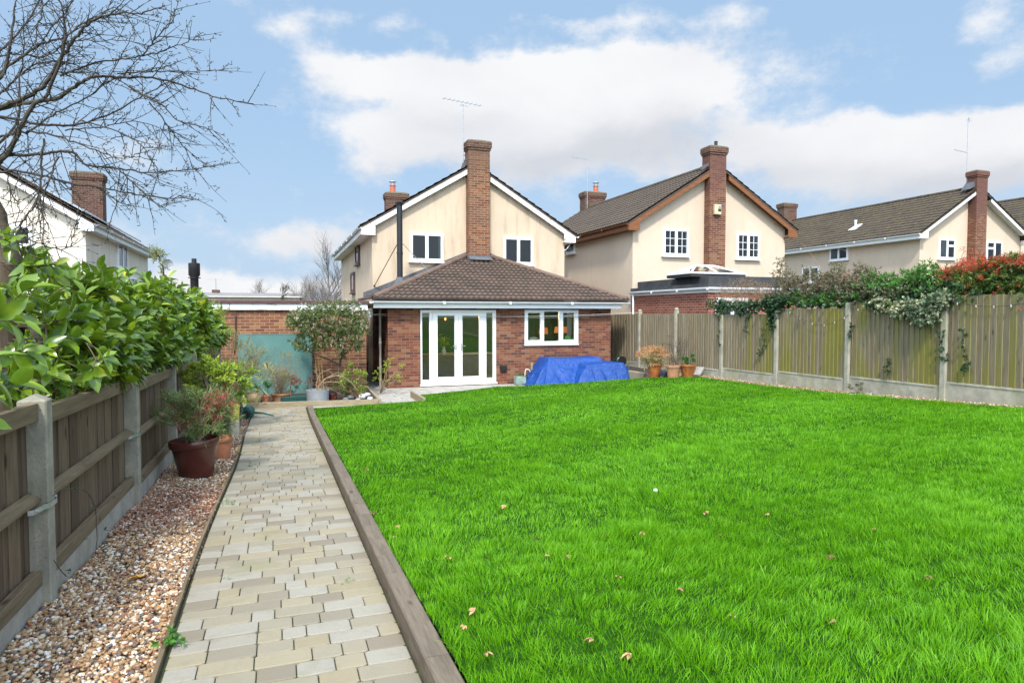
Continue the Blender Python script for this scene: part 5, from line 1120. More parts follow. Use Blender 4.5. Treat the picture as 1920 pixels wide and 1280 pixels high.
# ---- bare tree at the left
bt = thing('bare_tree', 'leafless gnarled tree reaching in from the left, in front of the solar panel house', 'tree', (-2.2, 5.4, .2)); DT0 = 4.75
m = MB(); tp = [atD(-28, 1050, DT0), atD(-12, 800, DT0), atD(-6, 640, DT0), atD(2, 520, DT0), atD(-22, 420, DT0 + .05), atD(-60, 320, DT0 + .1)]
pts = curve(tp, 6, .006); m.tube(pts, [.19 - .09 * (i / len(pts)) for i in range(len(pts))], 14); m.build('trunk', 'bark', bt)
m = MB(); tapered(m, curve([atD(-5, 600, 4.9), atD(55, 610, 4.75), atD(75, 650, 4.65), atD(62, 690, 4.6), atD(90, 700, 4.5)], 6, .004), .028, .012, 8); m.build('low_branch', 'bark', bt)
s_ = 1 / 2.4625
LIMBS = [([(-40, 520), (0, 500), (100, 460), (200, 400), (260, 300), (310, 230), (370, 150), (440, 90), (560, 60), (650, 60), (760, 25)], .030, 4.7, 4.3),
 ([(-60, 520), (0, 500), (150, 470), (260, 455), (380, 380), (450, 350), (560, 360), (700, 360), (860, 400), (1000, 450), (1170, 480)], .028, 4.8, 4.6),
 ([(-60, 560), (0, 540), (200, 575), (330, 580), (500, 530), (640, 450), (760, 390), (860, 330)], .020, 4.9, 5.2),
 ([(-60, 780), (0, 750), (60, 660), (140, 500), (220, 430), (300, 200), (290, 60), (260, -40)], .034, 4.6, 4.4),
 ([(-40, 380), (20, 330), (60, 100), (70, -40)], .026, 4.8, 4.8), ([(-40, 360), (20, 320), (180, 210), (300, 170), (400, 100), (480, 60), (530, -20)], .020, 4.9, 5.3),
 ([(-60, 740), (0, 720), (200, 710), (330, 700), (400, 760), (560, 780), (700, 795), (830, 790), (960, 770)], .020, 4.6, 4.5),
 ([(540, 775), (620, 850), (700, 920), (750, 970)], .009, 4.5, 4.4), ([(-40, 800), (100, 790), (300, 840), (480, 870), (650, 900), (800, 915), (900, 905)], .016, 4.8, 4.8),
 ([(280, 350), (330, 330), (450, 290), (600, 270), (740, 240), (850, 200), (940, 150)], .013, 4.7, 4.4), ([(640, 280), (720, 180), (800, 90), (805, 40)], .008, 4.5, 4.4),
 ([(540, 340), (720, 330), (900, 330), (1050, 325)], .009, 4.7, 4.9), ([(600, 400), (740, 480), (830, 560), (950, 590), (1040, 630)], .010, 4.6, 4.4),
 ([(690, 470), (790, 600), (870, 700), (980, 780)], .008, 4.6, 4.9), ([(200, 640), (185, 850), (170, 930), (120, 1000), (90, 1050), (110, 1090), (200, 1130), (310, 1145), (350, 1040), (360, 980)], .012, 4.5, 4.4),
 ([(270, 720), (210, 880), (200, 1000), (197, 1120)], .010, 4.4, 4.3), ([(200, -60), (190, 60), (165, 160), (185, 330), (200, 400)], .012, 5.0, 4.9), ([(350, -20), (300, 60), (240, 130), (160, 240), (110, 300)], .010, 5.1, 5.0),
 ([(-60, 650), (60, 620), (160, 610), (300, 640), (460, 700), (560, 730), (680, 700)], .015, 4.7, 4.3), ([(120, 620), (260, 520), (420, 440), (520, 330), (600, 180), (620, 100)], .012, 4.9, 5.3),
 ([(-20, 250), (60, 180), (150, 60), (200, -40)], .016, 5.0, 5.2), ([(-40, 700), (80, 560), (90, 380), (110, 200), (100, 0)], .018, 5.1, 5.2), ([(380, 560), (520, 600), (640, 660), (700, 740), (740, 860)], .008, 4.7, 4.5),
 ([(300, 600), (460, 590), (620, 560), (760, 600), (860, 640)], .008, 4.9, 5.1), ([(30, 800), (60, 900), (90, 960), (70, 1040)], .008, 4.6, 4.6), ([(480, 870), (540, 930), (600, 950)], .005, 4.7, 4.6),
 ([(-40, 470), (60, 380), (160, 300), (300, 290), (420, 330), (560, 400), (700, 430)], .014, 5.2, 5.4), ([(-60, 300), (40, 250), (200, 260), (330, 190), (450, 190), (600, 190), (690, 215)], .012, 5.2, 5.5)]
mb = MB(); mt_ = MB()
for (L_, r0, d0, d1) in LIMBS:
    k = len(L_) - 1; P = [atD(x * s_, y * s_, d0 + (d1 - d0) * i / k) for i, (x, y) in enumerate(L_)]; pts = curve(P, 7, .0035); tapered(mb, pts, r0 * .60, max(r0 * .11, .0018), 8); n = len(pts)
    for i in range(2, n - 1):
        f = i / n
        if rnd.random() < .50:
            a = (pts[i + 1] - pts[i]).normalized(); d = (a * .9 + rv() * .9).normalized(); twig(mt_, pts[i], d, rnd.uniform(.12, .42) * (1.1 - .4 * f), .0040 * (1.1 - .5 * f) + r0 * .03, 1, grav=-.1)
        if rnd.random() < .6:
            mt_.tube([pts[i], pts[i] + (rv() + Vector((0, 0, .4))).normalized() * rnd.uniform(.012, .035)], [.0026, .0034], 3, cap=False)
mb.build('branches', 'branch_grey', bt); mt_.build('twigs', 'branch_grey', bt)

# ---- distant bare trees
def far_tree(px, pbase, ptop, Y, label, mat='branch_dark', spread=.5, name='bare_tree', seed=1, thick=.10, group='bare trees beyond the garage'):
    rs = random.Random(seed); q = onY(px, pbase, Y); zt = onY(px, ptop, Y).z; H_ = zt - 0.; T_ = thing(name, label, 'tree', (q.x, Y, 0), group); a = MB(); b = MB()
    def rec(m_, p, d, L, r, lvl):
        n = 4; pts = [p]; x = p.copy()
        for i in range(n): d = (d + Vector((rs.gauss(0, .12), rs.gauss(0, .12), rs.gauss(0, .05) + .03))).normalized(); x = x + d * (L / n); pts.append(x.copy())
        m_.tube(pts, [r * (1 - .5 * i / n) for i in range(n + 1)], 6 if lvl > 3 else 3, cap=False)
        if lvl > 0:
            for i in range(1, n + 1):
                for _ in range(2 if (lvl > 1 or rs.random() < .3) else 1):
                    s = Vector((rs.gauss(0, 1), rs.gauss(0, 1), rs.gauss(.4, .5))).normalized(); dd = (d * 1.0 + s * (spread + .25)).normalized(); rec(b, pts[i], dd, L * rs.uniform(.45, .7), r * .42, lvl - 1)
    rec(a, Vector((q.x, Y, 0)), Vector((0, 0, 1)), H_ * .55, thick, 4); a.build('trunk', mat, T_); b.build('crown', mat, T_)
far_tree(597, 560, 472, 46, 'tall pale bare tree on the skyline left of the cream house', 'branch_far', .45, seed=3, thick=.13)
far_tree(632, 560, 512, 42, 'reddish bare tree close beside the cream house wall', 'branch_far', .6, seed=5, thick=.09)
far_tree(560, 562, 520, 60, 'small bare tree above the distant grey roof', 'branch_far', .5, seed=8, thick=.1)
far_tree(478, 556, 531, 90, 'tiny faint tree far behind the distant grey roof', 'branch_far', .6, seed=9, thick=.12)
bush('conifer_tip', 'small dark evergreen top poking over the garage coping', 'tree', (onY(524, 560, 30).x, 30, 0), onY(524, 556, 30), (.5, .5, .45), 50, .3, 7, .09, LEAF_N, 'conifer_leaf', stem_r=.02)

# ---- flowering shrub tree by the garage wall
vb = (2.0, 16.6, .08); c = onY(612, 610, 16.6); vt = thing('viburnum_tree', 'small evergreen tree speckled with pale blossom in front of the garage', 'tree', (1.52, 16.4, .05))
base = onZ(640, 741, .05); base = Vector((base.x, 16.4, .05)) if abs(base.y - 16.4) > 1 else base
bx = onY(637, 690, 16.4).x; base = Vector((bx, 16.4, .05)); m = MB(); tips = []
tr = [curve([base, onY(636, 690, 16.4), onY(640, 660, 16.4), onY(632, 625, 16.35), onY(636, 590, 16.4)], 6, .006), curve([onY(637, 685, 16.4), onY(620, 675, 16.3), onY(600, 668, 16.2), onY(578, 655, 16.1), onY(570, 630, 16.)], 6, .006),
      curve([onY(638, 670, 16.4), onY(655, 655, 16.5), onY(668, 630, 16.5)], 6, .005), curve([onY(634, 640, 16.4), onY(610, 620, 16.2), onY(585, 600, 16.0)], 6, .005), curve([onY(586, 660, 16.15), onY(592, 640, 16.1), onY(600, 610, 16.)], 6, .005)]
for p_, r_ in zip(tr, (.038, .024, .018, .016, .012)): tapered(m, p_, r_, r_ * .35, 8)
m.build('trunk', 'branch_dark', vt)
cls = [(560, 598, 24, 20), (585, 590, 28, 24), (612, 580, 26, 14), (640, 580, 28, 18), (665, 592, 22, 22), (675, 615, 16, 20), (655, 620, 26, 20), (625, 615, 30, 22), (595, 622, 24, 18), (570, 620, 18, 14), (548, 606, 16, 12), (605, 645, 22, 14), (640, 645, 20, 14), (560, 642, 14, 12), (670, 645, 12, 14), (575, 655, 14, 8), (640, 665, 10, 8)]
def vf(i):
    x, y, rx, ry = cls[rnd.choices(range(len(cls)), [c_[2] * c_[3] for c_ in cls])[0]]; u = rv() * rnd.random() ** .45; Y = 16.25 + rnd.gauss(0, .28); p = onY(x + u.x * rx, y + u.z * ry, Y); return p, rv() + Vector((0, -.3, .25))
V, F_, st = shoots(1300, vf, .11, 9, .062, LEAF_S); np_mesh('foliage', V, F_, 'viburnum_leaf', vt); stemmesh('twigs', st, .004, 'branch_dark', vt, 3)
P = []
for i in range(330):
    p, d = vf(i)
    if rnd.random() < .75 or p.z > 1.9: P += [tuple(p + Vector((0, -.13, .07)) + rv() * .025) for _ in range(10)]
P = np.array(P); n = len(P); V, F_ = scatter(*LEAF_S, P, unit(n), unit(n), rng.uniform(.020, .034, n)); np_mesh('blossom', V, F_, 'blossom', vt)

# ================================================================== pots and planting, left side
def pot(name, label, cat, base, r, h, mat, prof=None, rim=.02, soil=True, group=None, tilt=None, top=1.25, parent=None):
    t_ = parent or thing(name, label, cat, base, group); m = MB(); b = Vector(base); rt = r; rb = r / top
    pr = prof or [(rb * .6, 0), (rb, .0), (rb + (rt - rb) * .82, h * .80), (rt * 1.0, h * .80), (rt * 1.045, h * .83), (rt * 1.06, h * .97), (rt * 1.03, h), (rt * .96, h), (rt * .93, h * .9), (0.0, h * .88)]
    Mt = Matrix.Rotation(tilt[0], 3, tilt[1]) if tilt else None; m.lathe(pr, b, 36, Mt); p_ = m.build('pot', mat, t_)
    if soil:
        m = MB(); m.lathe([(0, h * .90), (rt * .90, h * .895), (rt * .90, h * .85)], b, 24, Mt); m.build('soil', 'soil', t_)
    return t_
bz = lambda y: float(zpath(y)) - .01
y = 8.05; big = pot('potted_shrub', 'red-leaved shrub in a big glossy oxblood pot on the gravel', 'potted plant', (-.86, y, bz(y)), .245, .42, 'pot_brown', tilt=(R(-3), 'Y'), top=1.45)
bush('', '', '', (-.86, y, bz(y) + .38), (-.86, y, bz(y) + .72), (.38, .34, .30), 330, .14, 10, .070, LEAF_N, 'pieris_leaf', 'branch_pale', .009, parent=big, up=.5, shell=.35)
def pf(i): u = rv(); return Vector((-.86, y, bz(y) + .80)) + Vector((u.x * .34, u.y * .30 - .05, abs(u.z) * .20)), u + Vector((0, 0, .5))
def clumps_on(cs, k, L, nl, ls, tm, mat, par, name='red_leaves'):
    def f(i): c_ = cs[i % len(cs)]; return Vector(c_) + rv() * .03, rv() + Vector((0, 0, .3))
    V, F_, st = shoots(k * len(cs), f, L, nl, ls, tm); np_mesh(name, V, F_, mat, par)
clumps_on([tuple(onY(x_, y_, 7.85)) for x_, y_ in ((350, 765), (362, 772), (345, 790), (400, 745), (412, 755), (395, 760), (405, 770), (425, 748), (388, 752), (372, 800), (365, 770), (430, 765), (418, 775), (400, 790), (335, 770))], 5, .07, 8, .06, LEAF_N, 'red_leaf', big)
m = MB(); tapered(m, curve([(-.86, y, bz(y) + .36), (-.93, y - .03, bz(y) + .52), (-.96, y, bz(y) + .70)], 5, .004), .016, .009, 8); m.build('pale_stem', 'plank_cream', big)
y2 = 9.15; p2 = pot('terracotta_pot', 'small plain terracotta pot tucked behind the big oxblood pot', 'pot', (-.70, y2, bz(y2)), .15, .29, 'terracotta', top=1.35)
y3 = 9.95; p3 = pot('tall_planter', 'tall green-black planter with a lime-green shrub beside the fence', 'potted plant', (-.80, y3, bz(y3)), .175, .62, 'pot_green_black', prof=[(.10, 0), (.12, 0), (.17, .35), (.18, .60), (.185, .62), (.165, .62), (.15, .56), (0, .55)])
bush('', '', '', (-.80, y3, bz(y3) + .55), (-.82, y3, bz(y3) + .98), (.38, .38, .34), 300, .12, 9, .070, LEAF_S, 'choisya_leaf', 'branch_dark', .008, parent=p3, up=.4, shell=.4)
clumps_on([(-.62, y3 - .25, bz(y3) + .80), (-.70, y3 - .3, bz(y3) + .88)], 4, .07, 8, .05, LEAF_N, 'red_leaf', p3)
y4 = 11.6; p4 = pot('yellow_pot', 'chipped yellow pot standing on a concrete block by the fence', 'pot', (-.73, y4, bz(y4) + .24), .14, .26, 'pot_yellow', top=1.1); 
m = MB(); m.cbox(-.86, y4 - .12, bz(y4) - .02, -.60, y4 + .12, bz(y4) + .238, .012); tag(m.build('concrete_block', 'concrete_pale'), 'pale concrete block under the yellow pot', 'block')
y5 = 12.6; p5 = pot('potted_shrub', 'tall grey-olive twiggy shrub in a dark pot before the teal board', 'potted plant', (-.80, y5, bz(y5)), .20, .34, 'pot_green_black')
bush('', '', '', (-.80, y5, bz(y5) + .3), (-.66, y5, 1.08), (.52, .42, .50), 420, .19, 12, .055, LEAF_N, 'olive_leaf', 'branch_pale', .008, parent=p5, up=.7, shell=.3)
m = MB(); a = onZ(463, 782, .0); m.beam((a.x, a.y, .0), (a.x - .1, a.y + .35, .42), .07, .025); tag(m.build('leaning_plank', 'plank_cream'), 'short whitish plank leaning up behind the watering can', 'plank')
m = MB(); 
for k in range(3): m.beam((-.72 - k * .06, 13.1 + k * .1, .0), (-.80 - k * .08, 13.6, .55), .05, .02)
tag(m.build('trellis_scrap', 'rail_wood'), 'scrap of pale trellis standing against the fence near the watering can', 'trellis')
# watering can
wc = thing('watering_can', 'dark green plastic watering can lying at the path edge', 'watering can', (-.44, 13.8, .0)); c = onZ(466, 783, .0); cx, cy = c.x, c.y
m = MB(); m.lathe([(0.001, -.14), (.10, -.14), (.115, -.10), (.12, .08), (.10, .13), (.05, .14)], (cx, cy, .12), 24, Matrix.Rotation(R(90), 3, 'X')); m.build('body', 'can_green', wc)
m = MB(); m.lathe([(.05, 0), (.055, .02), (.035, .025)], (cx, cy - .14, .12), 18, Matrix.Rotation(R(90), 3, 'X')); m.build('opening', 'metal_black', wc)
m = MB(); tapered(m, [(cx + .08, cy - .02, .10), (cx + .25, cy - .06, .09), (cx + .46, cy - .12, .035)], .026, .012, 8); m.build('spout', 'can_green', wc)
m = MB(); m.tube(curve([(cx - .08, cy, .20), (cx - .20, cy, .16), (cx - .24, cy, .07), (cx - .12, cy, .04)], 5), .014, 8); m.build('handle', 'can_green', wc)
# planting bed in front of the garage
m = MB(); V = []; struct(grid('bed_soil', np.linspace(-1.2, 2.14, 24), np.linspace(15.22, 17.45, 14), lambda X, Y: .045 + .02 * np.sin(X * 5) * np.sin(Y * 4), 'soil'))
BD = lambda px, py, z=.05: onZ(px, py, z)
def bedpot(px, py, wpx_, hpx, mat, name, label, cat, z=.055, **k):
    b = BD(px, py, z); D_ = (b - CAM).dot(_f); return pot(name, label, cat, tuple(b), wpx_ / 2 * D_ / FPX, hpx * D_ / FPX, mat, **k), b, D_
k1, b1, D1 = bedpot(476, 756, 23, 18, 'pot_beige', 'round_pot', 'round beige clay pot at the left end of the planting bed', 'potted plant', prof=[(.06, 0), (.12, 0), (.165, .10), (.165, .17), (.13, .235), (.145, .26), (.12, .26), (.1, .22), (0, .21)])
bush('', '', '', (b1.x, b1.y, .25), (b1.x + .03, b1.y, .42), (.16, .14, .15), 40, .12, 7, .05, LEAF_N, 'olive_leaf', 'branch_pale', .003, parent=k1)
k2, b2, D2 = bedpot(497, 754, 20, 14, 'terracotta', 'potted_plant', 'small terracotta pot with low green leaves, second along the bed', 'potted plant')
bush('', '', '', (b2.x, b2.y, .2), (b2.x, b2.y, .34), (.14, .12, .10), 46, .10, 7, .05, LEAF_S, 'hedge_green', 'branch_dark', .003, parent=k2)
k3, b3, D3 = bedpot(527, 752, 34, 15, 'terracotta_pale', 'potted_shrub', 'wispy pale shrub in a wide shallow terracotta bowl before the teal board', 'potted plant')
m = MB(); 
for i in range(70): d = Vector((rnd.gauss(0, .27), rnd.gauss(0, .22), 1)).normalized(); twig(m, Vector((b3.x + rnd.uniform(-.1, .1), b3.y, .2)), d, rnd.uniform(.5, .85), .003, 1, spur=False)
m.build('stems', 'branch_pale', k3); bush('', '', '', (b3.x, b3.y, .3), (b3.x + .05, b3.y, .85), (.26, .2, .28), 90, .16, 8, .035, LEAF_N, 'olive_leaf', 'branch_pale', .003, parent=k3, up=1.)
# low maple in a dark trough
tr_ = thing('potted_maple', 'low reddish-leaved maple in a dark green trough', 'potted plant', tuple(BD(556, 752))); b = BD(556, 752); m = MB(); m.cbox(b.x - .34, b.y - .12, .05, b.x + .34, b.y + .12, .17, .01); m.build('trough', 'tray_green', tr_)
m = MB(); st0 = Vector((b.x - .12, b.y, .17)); tapered(m, curve([st0, st0 + Vector((.0, 0, .25)), st0 + Vector((.05, 0, .45))], 4), .014, .008)
for i in range(14): twig(m, st0 + Vector((0, 0, .25 + .015 * i)), Vector((rnd.uniform(-1, 1.4), rnd.uniform(-.5, .5), .35)).normalized(), .4, .004, 1, spur=False)
m.build('stems', 'twig_red', tr_); clumps_on([(b.x + rnd.uniform(-.15, .55), b.y + rnd.uniform(-.2, .2), rnd.uniform(.42, .58)) for _ in range(26)], 3, .06, 6, .05, LEAF_S, 'maple_leaf', tr_, 'foliage')
bush('alpine_shrub', 'dark green low cushion plant beside the trough', 'shrub', tuple(BD(563, 746)), tuple(BD(563, 746) + Vector((0, .2, .12))), (.30, .15, .08), 50, .08, 7, .04, LEAF_S, 'viburnum_leaf', stem_r=.003)
k6, b6, D6 = bedpot(596, 753, 34, 19, 'pot_grey', 'grey_pot', 'smooth grey round pot with an arching gnarled bare plant', 'potted plant', top=1.02, prof=[(.12, 0), (.235, 0), (.245, .25), (.25, .27), (.225, .27), (.215, .22), (0, .21)])
m = MB(); o_ = Vector((b6.x, b6.y, .26))
for i, (pts_, r_) in enumerate([([(0, 0, 0), (.05, 0, .18), (.22, -.05, .33), (.48, -.05, .36), (.7, 0, .22), (.85, 0, .02)], .022), ([(0, 0, 0), (.12, .05, .10), (.3, .1, .06), (.55, .05, -.10)], .014), ([(0, 0, 0), (-.02, 0, .25), (.10, 0, .45), (.3, .05, .52)], .013), ([(.05, 0, .15), (.25, .1, .22), (.5, .1, .18), (.62, .1, .0)], .014), ([(0, 0, 0), (.03, 0, .3), (-.08, 0, .5)], .01), ([(.2, 0, .3), (.4, 0, .42), (.62, .05, .38)], .010)]):
    P = curve([o_ + Vector(p) for p in pts_], 6, .006); tapered(m, P, r_, r_ * .4, 7)
    for p in P[4::3]: twig(m, p, rv(), .18, .004, 1, spur=False)
m.build('branches', 'branch_pale', k6)
k7, b7, D7 = bedpot(624, 750, 18, 12, 'pot_brown', 'red_pot', 'small dark red pot half hidden behind the gnarled plant', 'pot')
for i, w_ in enumerate(('leftmost', 'middle', 'rightmost')):
    m = MB(); m.tube([BD(600 + i * 5, 745) + Vector((0, .3, 0)), onY(588 + i * 6, 648, BD(600, 745).y + .4)], .008, 6)
    tag(m.build('bamboo_cane', 'straw'), w_ + ' of three thin yellow bamboo canes leaning before the garage wall', 'cane', 'bamboo canes')
bush('golden_shrub', 'golden-green leafy shrub under the blossom tree', 'shrub', (1.6, 15.9, .05), tuple(onY(664, 712, 15.9)), (.34, .28, .26), 150, .12, 7, .06, LEAF_S, 'choisya_leaf', 'branch_dark', .006, shell=.4)
bush('bronze_shrub', 'bronze and dark green low shrub at the right end of the bed', 'shrub', (1.75, 15.5, .05), tuple(onY(648, 730, 15.5)), (.42, .22, .16), 120, .10, 7, .05, LEAF_S, 'viburnum_leaf', 'twig_red', .005, shell=.4)
bush('fern_tuft', 'strappy arching green leaves over the left bed pots', 'plant', (-.3, 15.6, .05), (-.18, 15.5, .5), (.18, .15, .2), 12, .30, 4, .28, LEAF_N, 'olive_leaf', 'hose_green', .003)
rs_ = thing('trailing_shrub', 'straggly leafy shrub leaning out beside the side passage', 'shrub', (2.45, 16.9, .0)); m = MB(); o_ = Vector((2.42, 16.9, .0)); pe = []
for i in range(9):
    e = o_ + Vector((rnd.uniform(-.35, .55), rnd.uniform(-.5, .2), rnd.uniform(.3, .85))); P = curve([o_, o_.lerp(e, .5) + rv() * .08, e], 6, .006); tapered(m, P, .012, .004, 5); pe.append(tuple(e))
m.build('stems', 'branch_pale', rs_); clumps_on(pe, 5, .12, 7, .06, LEAF_S, 'choisya_leaf', rs_, 'foliage')
for i, (px, py, r_, lab, mat) in enumerate([(678, 744, .085, 'largest white cobble at the corner of the bed', 'white_stone'), (688, 740, .07, 'white cobble second from the right at the bed corner', 'white_stone'), (694, 746, .055, 'small white cobble rightmost at the bed corner', 'white_stone'), (671, 748, .05, 'small grey cobble just left of the white ones', 'stone_grey'), (658, 745, .08, 'dark rounded stone left of the white cobbles', 'stone_dark'), (648, 748, .06, 'smaller dark stone beneath the bronze shrub', 'stone_dark')]):
    b = BD(px, py + 4, .05); m = MB(); v, f = ICO2; jit_ = 1 + rng.normal(0, .05, (len(v), 1)); m.add((v * jit_ * [r_ * 1.2, r_, r_ * .8] + np.array([b.x, b.y, .05 + r_ * .7])).tolist(), f.tolist(), True); tag(m.build('cobble', mat), lab, 'stone', 'cobbles at the bed corner')
# clothes line and reel, side gate
reel = thing('line_reel', 'round pale clothes line reel on the grey downpipe', 'clothes line', (2.66, 18.3, 1.9)); q = onY(691, 588, 18.3); m = MB(); m.lathe([(0.001, 0), (.10, 0), (.11, .01), (.11, .05), (.10, .06), (.001, .06)], (q.x, 18.36, q.z), 24, Matrix.Rotation(R(90), 3, 'X')); m.build('reel', 'gutter_white', reel)
m = MB()
for dz0, e in ((.0, Vector((10.24, 17.66, 2.05))), (-.03, Vector((9.6, 18.0, 1.98)))):
    s = Vector((q.x, 18.29, q.z + dz0)); P = [s.lerp(e, t_) - Vector((0, 0, .10 * math.sin(math.pi * t_))) for t_ in np.linspace(0, 1, 16)]; m.tube(P, .0055, 5)
m.build('line', 'wire_pale', reel)
g = thing('side_gate', 'grey boarded gate down the side passage beside the extension', 'gate', (2.5, 22, 0))
for k in range(5): m = MB(); m.box(2.2 + k * .115, 21.9, .05, 2.31 + k * .115, 21.93, 1.95); m.build('board', 'fence_brown', g)
m = MB(); m.box(2.2, 21.86, .4, 2.79, 21.898, .5); m.box(2.2, 21.86, 1.6, 2.79, 21.898, 1.7); m.build('ledge', 'rail_wood', g)

# ================================================================== tarpaulin over garden furniture
def tarp():
    x0, x1, yb, yf = 6.35, 9.95, 17.98, 15.9; nx, ny = 230, 130; xs = np.linspace(x0, x1, nx); ys = np.linspace(yf, yb, ny); X, Y = np.meshgrid(xs, ys)
    A1 = onY(1022, 672, 17.55); A2 = onY(1110, 670, 17.55); B1 = onY(1092, 684, 16.9); B2 = onY(1169, 681.5, 16.6)
    def drape(ax0, ax1, ay0, ay1, h, sx, sy):
        dxo = np.maximum(np.maximum(ax0 - X, X - ax1), 0) * sx; dyo = np.maximum(np.maximum(ay0 - Y, Y - ay1), 0) * sy; return h - np.sqrt(dxo ** 2 + dyo ** 2)
    h1 = drape(A1.x, A2.x + .1, 17.25, 18.2, A1.z + .03, 1.42, 1.15); h2 = drape(B1.x, B2.x, 16.6, 17.7, B1.z + .05, 1.5, 2.2); hs = drape(A1.x + .45, B1.x + .3, 16.9, 17.6, .36, 1.6, 2.0)
    k = 60.; H_ = np.log(np.exp(k * h1) + np.exp(k * h2) + np.exp(k * hs)) / k
    th_ = np.arctan2(Y - 17.3, X - 8.0); slope = np.clip((.66 - H_) / .4, 0, 1); t2_ = np.arctan2(Y - 16.75, X - B1.x); d2_ = np.hypot(Y - 16.75, X - B1.x); t3_ = np.arctan2(Y - 17.3, X - A1.x)
    fold = .045 * (1 - np.abs(np.sin(t2_ * 5.5 + .6))) ** 2 * np.clip(d2_ * 2, 0, 1) * (d2_ < 1.3) + .05 * (1 - np.abs(np.sin(t3_ * 6))) ** 2 * (X < A1.x + .3) + .018 * np.sin(th_ * 15 + 2 * np.sin(X * 3)) + .016 * np.abs(np.sin(X * 9 + 2 * np.sin(Y * 3))) + .006 * np.sin(X * 11 - Y * 17) + .004 * np.sin(X * 31 + Y * 19)
    H_ = H_ + fold * (.06 + 1.3 * slope) - .03 * np.sin(np.clip((X - A1.x) / (A2.x - A1.x), 0, 1) * np.pi) * (H_ > .5)
    zg = .02 + .012 * np.sin(X * 9) ** 2; edge = .04; keep = H_ > -.06
    Z = np.maximum(H_, zg + .012 * np.sin(X * 19 + Y * 13)); V = np.stack([X.ravel(), Y.ravel(), Z.ravel()], 1); F_ = []
    for j in range(ny - 1):
        for i in range(nx - 1):
            if keep[j, i] or keep[j, i + 1] or keep[j + 1, i] or keep[j + 1, i + 1]: a = j * nx + i; F_.append((a, a + 1, a + nx + 1, a + nx))
    used = np.unique(np.array(F_)); mp = -np.ones(len(V), int); mp[used] = np.arange(len(used)); o = np_mesh('tarpaulin', V[used], mp[np.array(F_)], 'tarp_blue', smooth=True)
    md = o.modifiers.new('thick', 'SOLIDIFY'); md.thickness = .004; tag(o, 'crumpled bright blue tarpaulin thrown over garden furniture by the kitchen wall', 'tarpaulin')
tarp()
tb = thing('plant_tub', 'clear plastic tub of green seedlings left of the blue tarpaulin', 'tub', tuple(onY(975, 720, 17.8))); q = onY(975, 720, 17.8); m = MB(); m.cbox(q.x - .15, 17.68, .01, q.x + .15, 17.92, .24, .01); m.build('tub', 'tub_clear', tb)
clumps_on([(q.x + rnd.uniform(-.13, .13), 17.8 + rnd.uniform(-.08, .08), .24) for _ in range(9)], 4, .05, 6, .04, LEAF_S, 'hedge_green', tb, 'foliage')
gt = thing('garden_tools', 'white hooped frame and dark bag propped beside the plastic tub', 'frame', (q.x + .25, 17.85, 0)); m = MB(); m.tube(curve([(q.x + .18, 17.9, .02), (q.x + .20, 17.9, .38), (q.x + .27, 17.9, .42), (q.x + .34, 17.9, .36), (q.x + .38, 17.9, .02)], 6), .011, 8); m.build('hoop', 'upvc_white', gt); m = MB(); m.lathe([(.07, 0), (.08, .1), (.04, .24), (0, .26)], (q.x + .28, 17.85, .01), 12); m.build('bag', 'bag_dark', gt)
m = MB(); q = onY(1000, 690, 17.85); m.box(q.x - .05, 17.9, .0, q.x + .0, 17.96, .62); tag(m.build('timber_batten', 'bed_timber'), 'orange-brown timber end showing at the left of the tarpaulin', 'timber')

# ================================================================== right side corner
def rp(px, py, X): return onX(px, py, X)
ZG = lambda x, y: float(zlawn(x, y))
m = MB(); m.cbox(9.35, 15.55, -.02, 10.2, 15.67, .42, .01); tag(m.build('step_board', 'bed_timber'), 'raised timber board holding the corner bed right of the tarpaulin', 'timber edging')
m = MB(); m.cbox(9.28, 15.69, -.02, 9.40, 17.9, .42, .01); tag(m.build('step_board', 'bed_timber'), 'long timber board behind the right end of the tarpaulin', 'timber edging')
struct(grid('corner_bed', np.linspace(9.40, 10.28, 4), np.linspace(15.67, 18.2, 5), lambda X, Y: .40 + 0 * X, 'soil')); struct(grid('corner_ground', np.linspace(8.7, 10.28, 6), np.linspace(13.9, 15.57, 5), lambda X, Y: np.interp(X, [8.7, 9.6, 10.3], [.2, .38, .42]), 'litter'))
def rpot(px, py, Yr, w_, h_, mat, label, **k):
    q = onY(px, py, Yr); D_ = (q - CAM).dot(_f); b = (q.x, Yr, q.z); return pot('potted_plant', label, 'potted plant', b, w_ / 2 * D_ / FPX, h_ * D_ / FPX, mat, **k), Vector(b)
g1, q1 = rpot(1227, 706, 15.2, 27, 25, 'terracotta_glaze', 'orange glazed pot of straw-coloured stems with rusty flower heads', top=1.25)
m = MB(); tops = []
for i in range(230):
    an = rnd.uniform(0, 6.28); rr = rnd.random() ** .5 * .48; e = q1 + Vector((rr * math.cos(an) * 1.0 - .04, rr * math.sin(an) * .7, .56 + .22 * (1 - (rr / .48) ** 2) + rnd.uniform(-.05, .03))); s = q1 + Vector((rnd.uniform(-.1, .1), rnd.uniform(-.1, .1), .28)); m.tube(curve([s, s.lerp(e, .55) + Vector((0, 0, .05)), e], 3), .0035, 3, cap=False); tops.append(tuple(e))
m.build('stems', 'straw_pale', g1); clumps_on(tops, 2, .04, 7, .032, LEAF_S, 'hydrangea_head', g1, 'flower_heads'); clumps_on([tuple(q1 + Vector((rnd.uniform(-.15, .15), rnd.uniform(-.1, .1), rnd.uniform(.3, .6)))) for _ in range(60)], 3, .18, 6, .13, LEAF_N, 'straw_leaf', g1, 'dry_leaves')
g2, q2 = rpot(1262, 709, 14.55, 25, 24, 'terracotta_pale', 'plain pale terracotta pot with dry brown twigs, middle of the three', top=1.2)
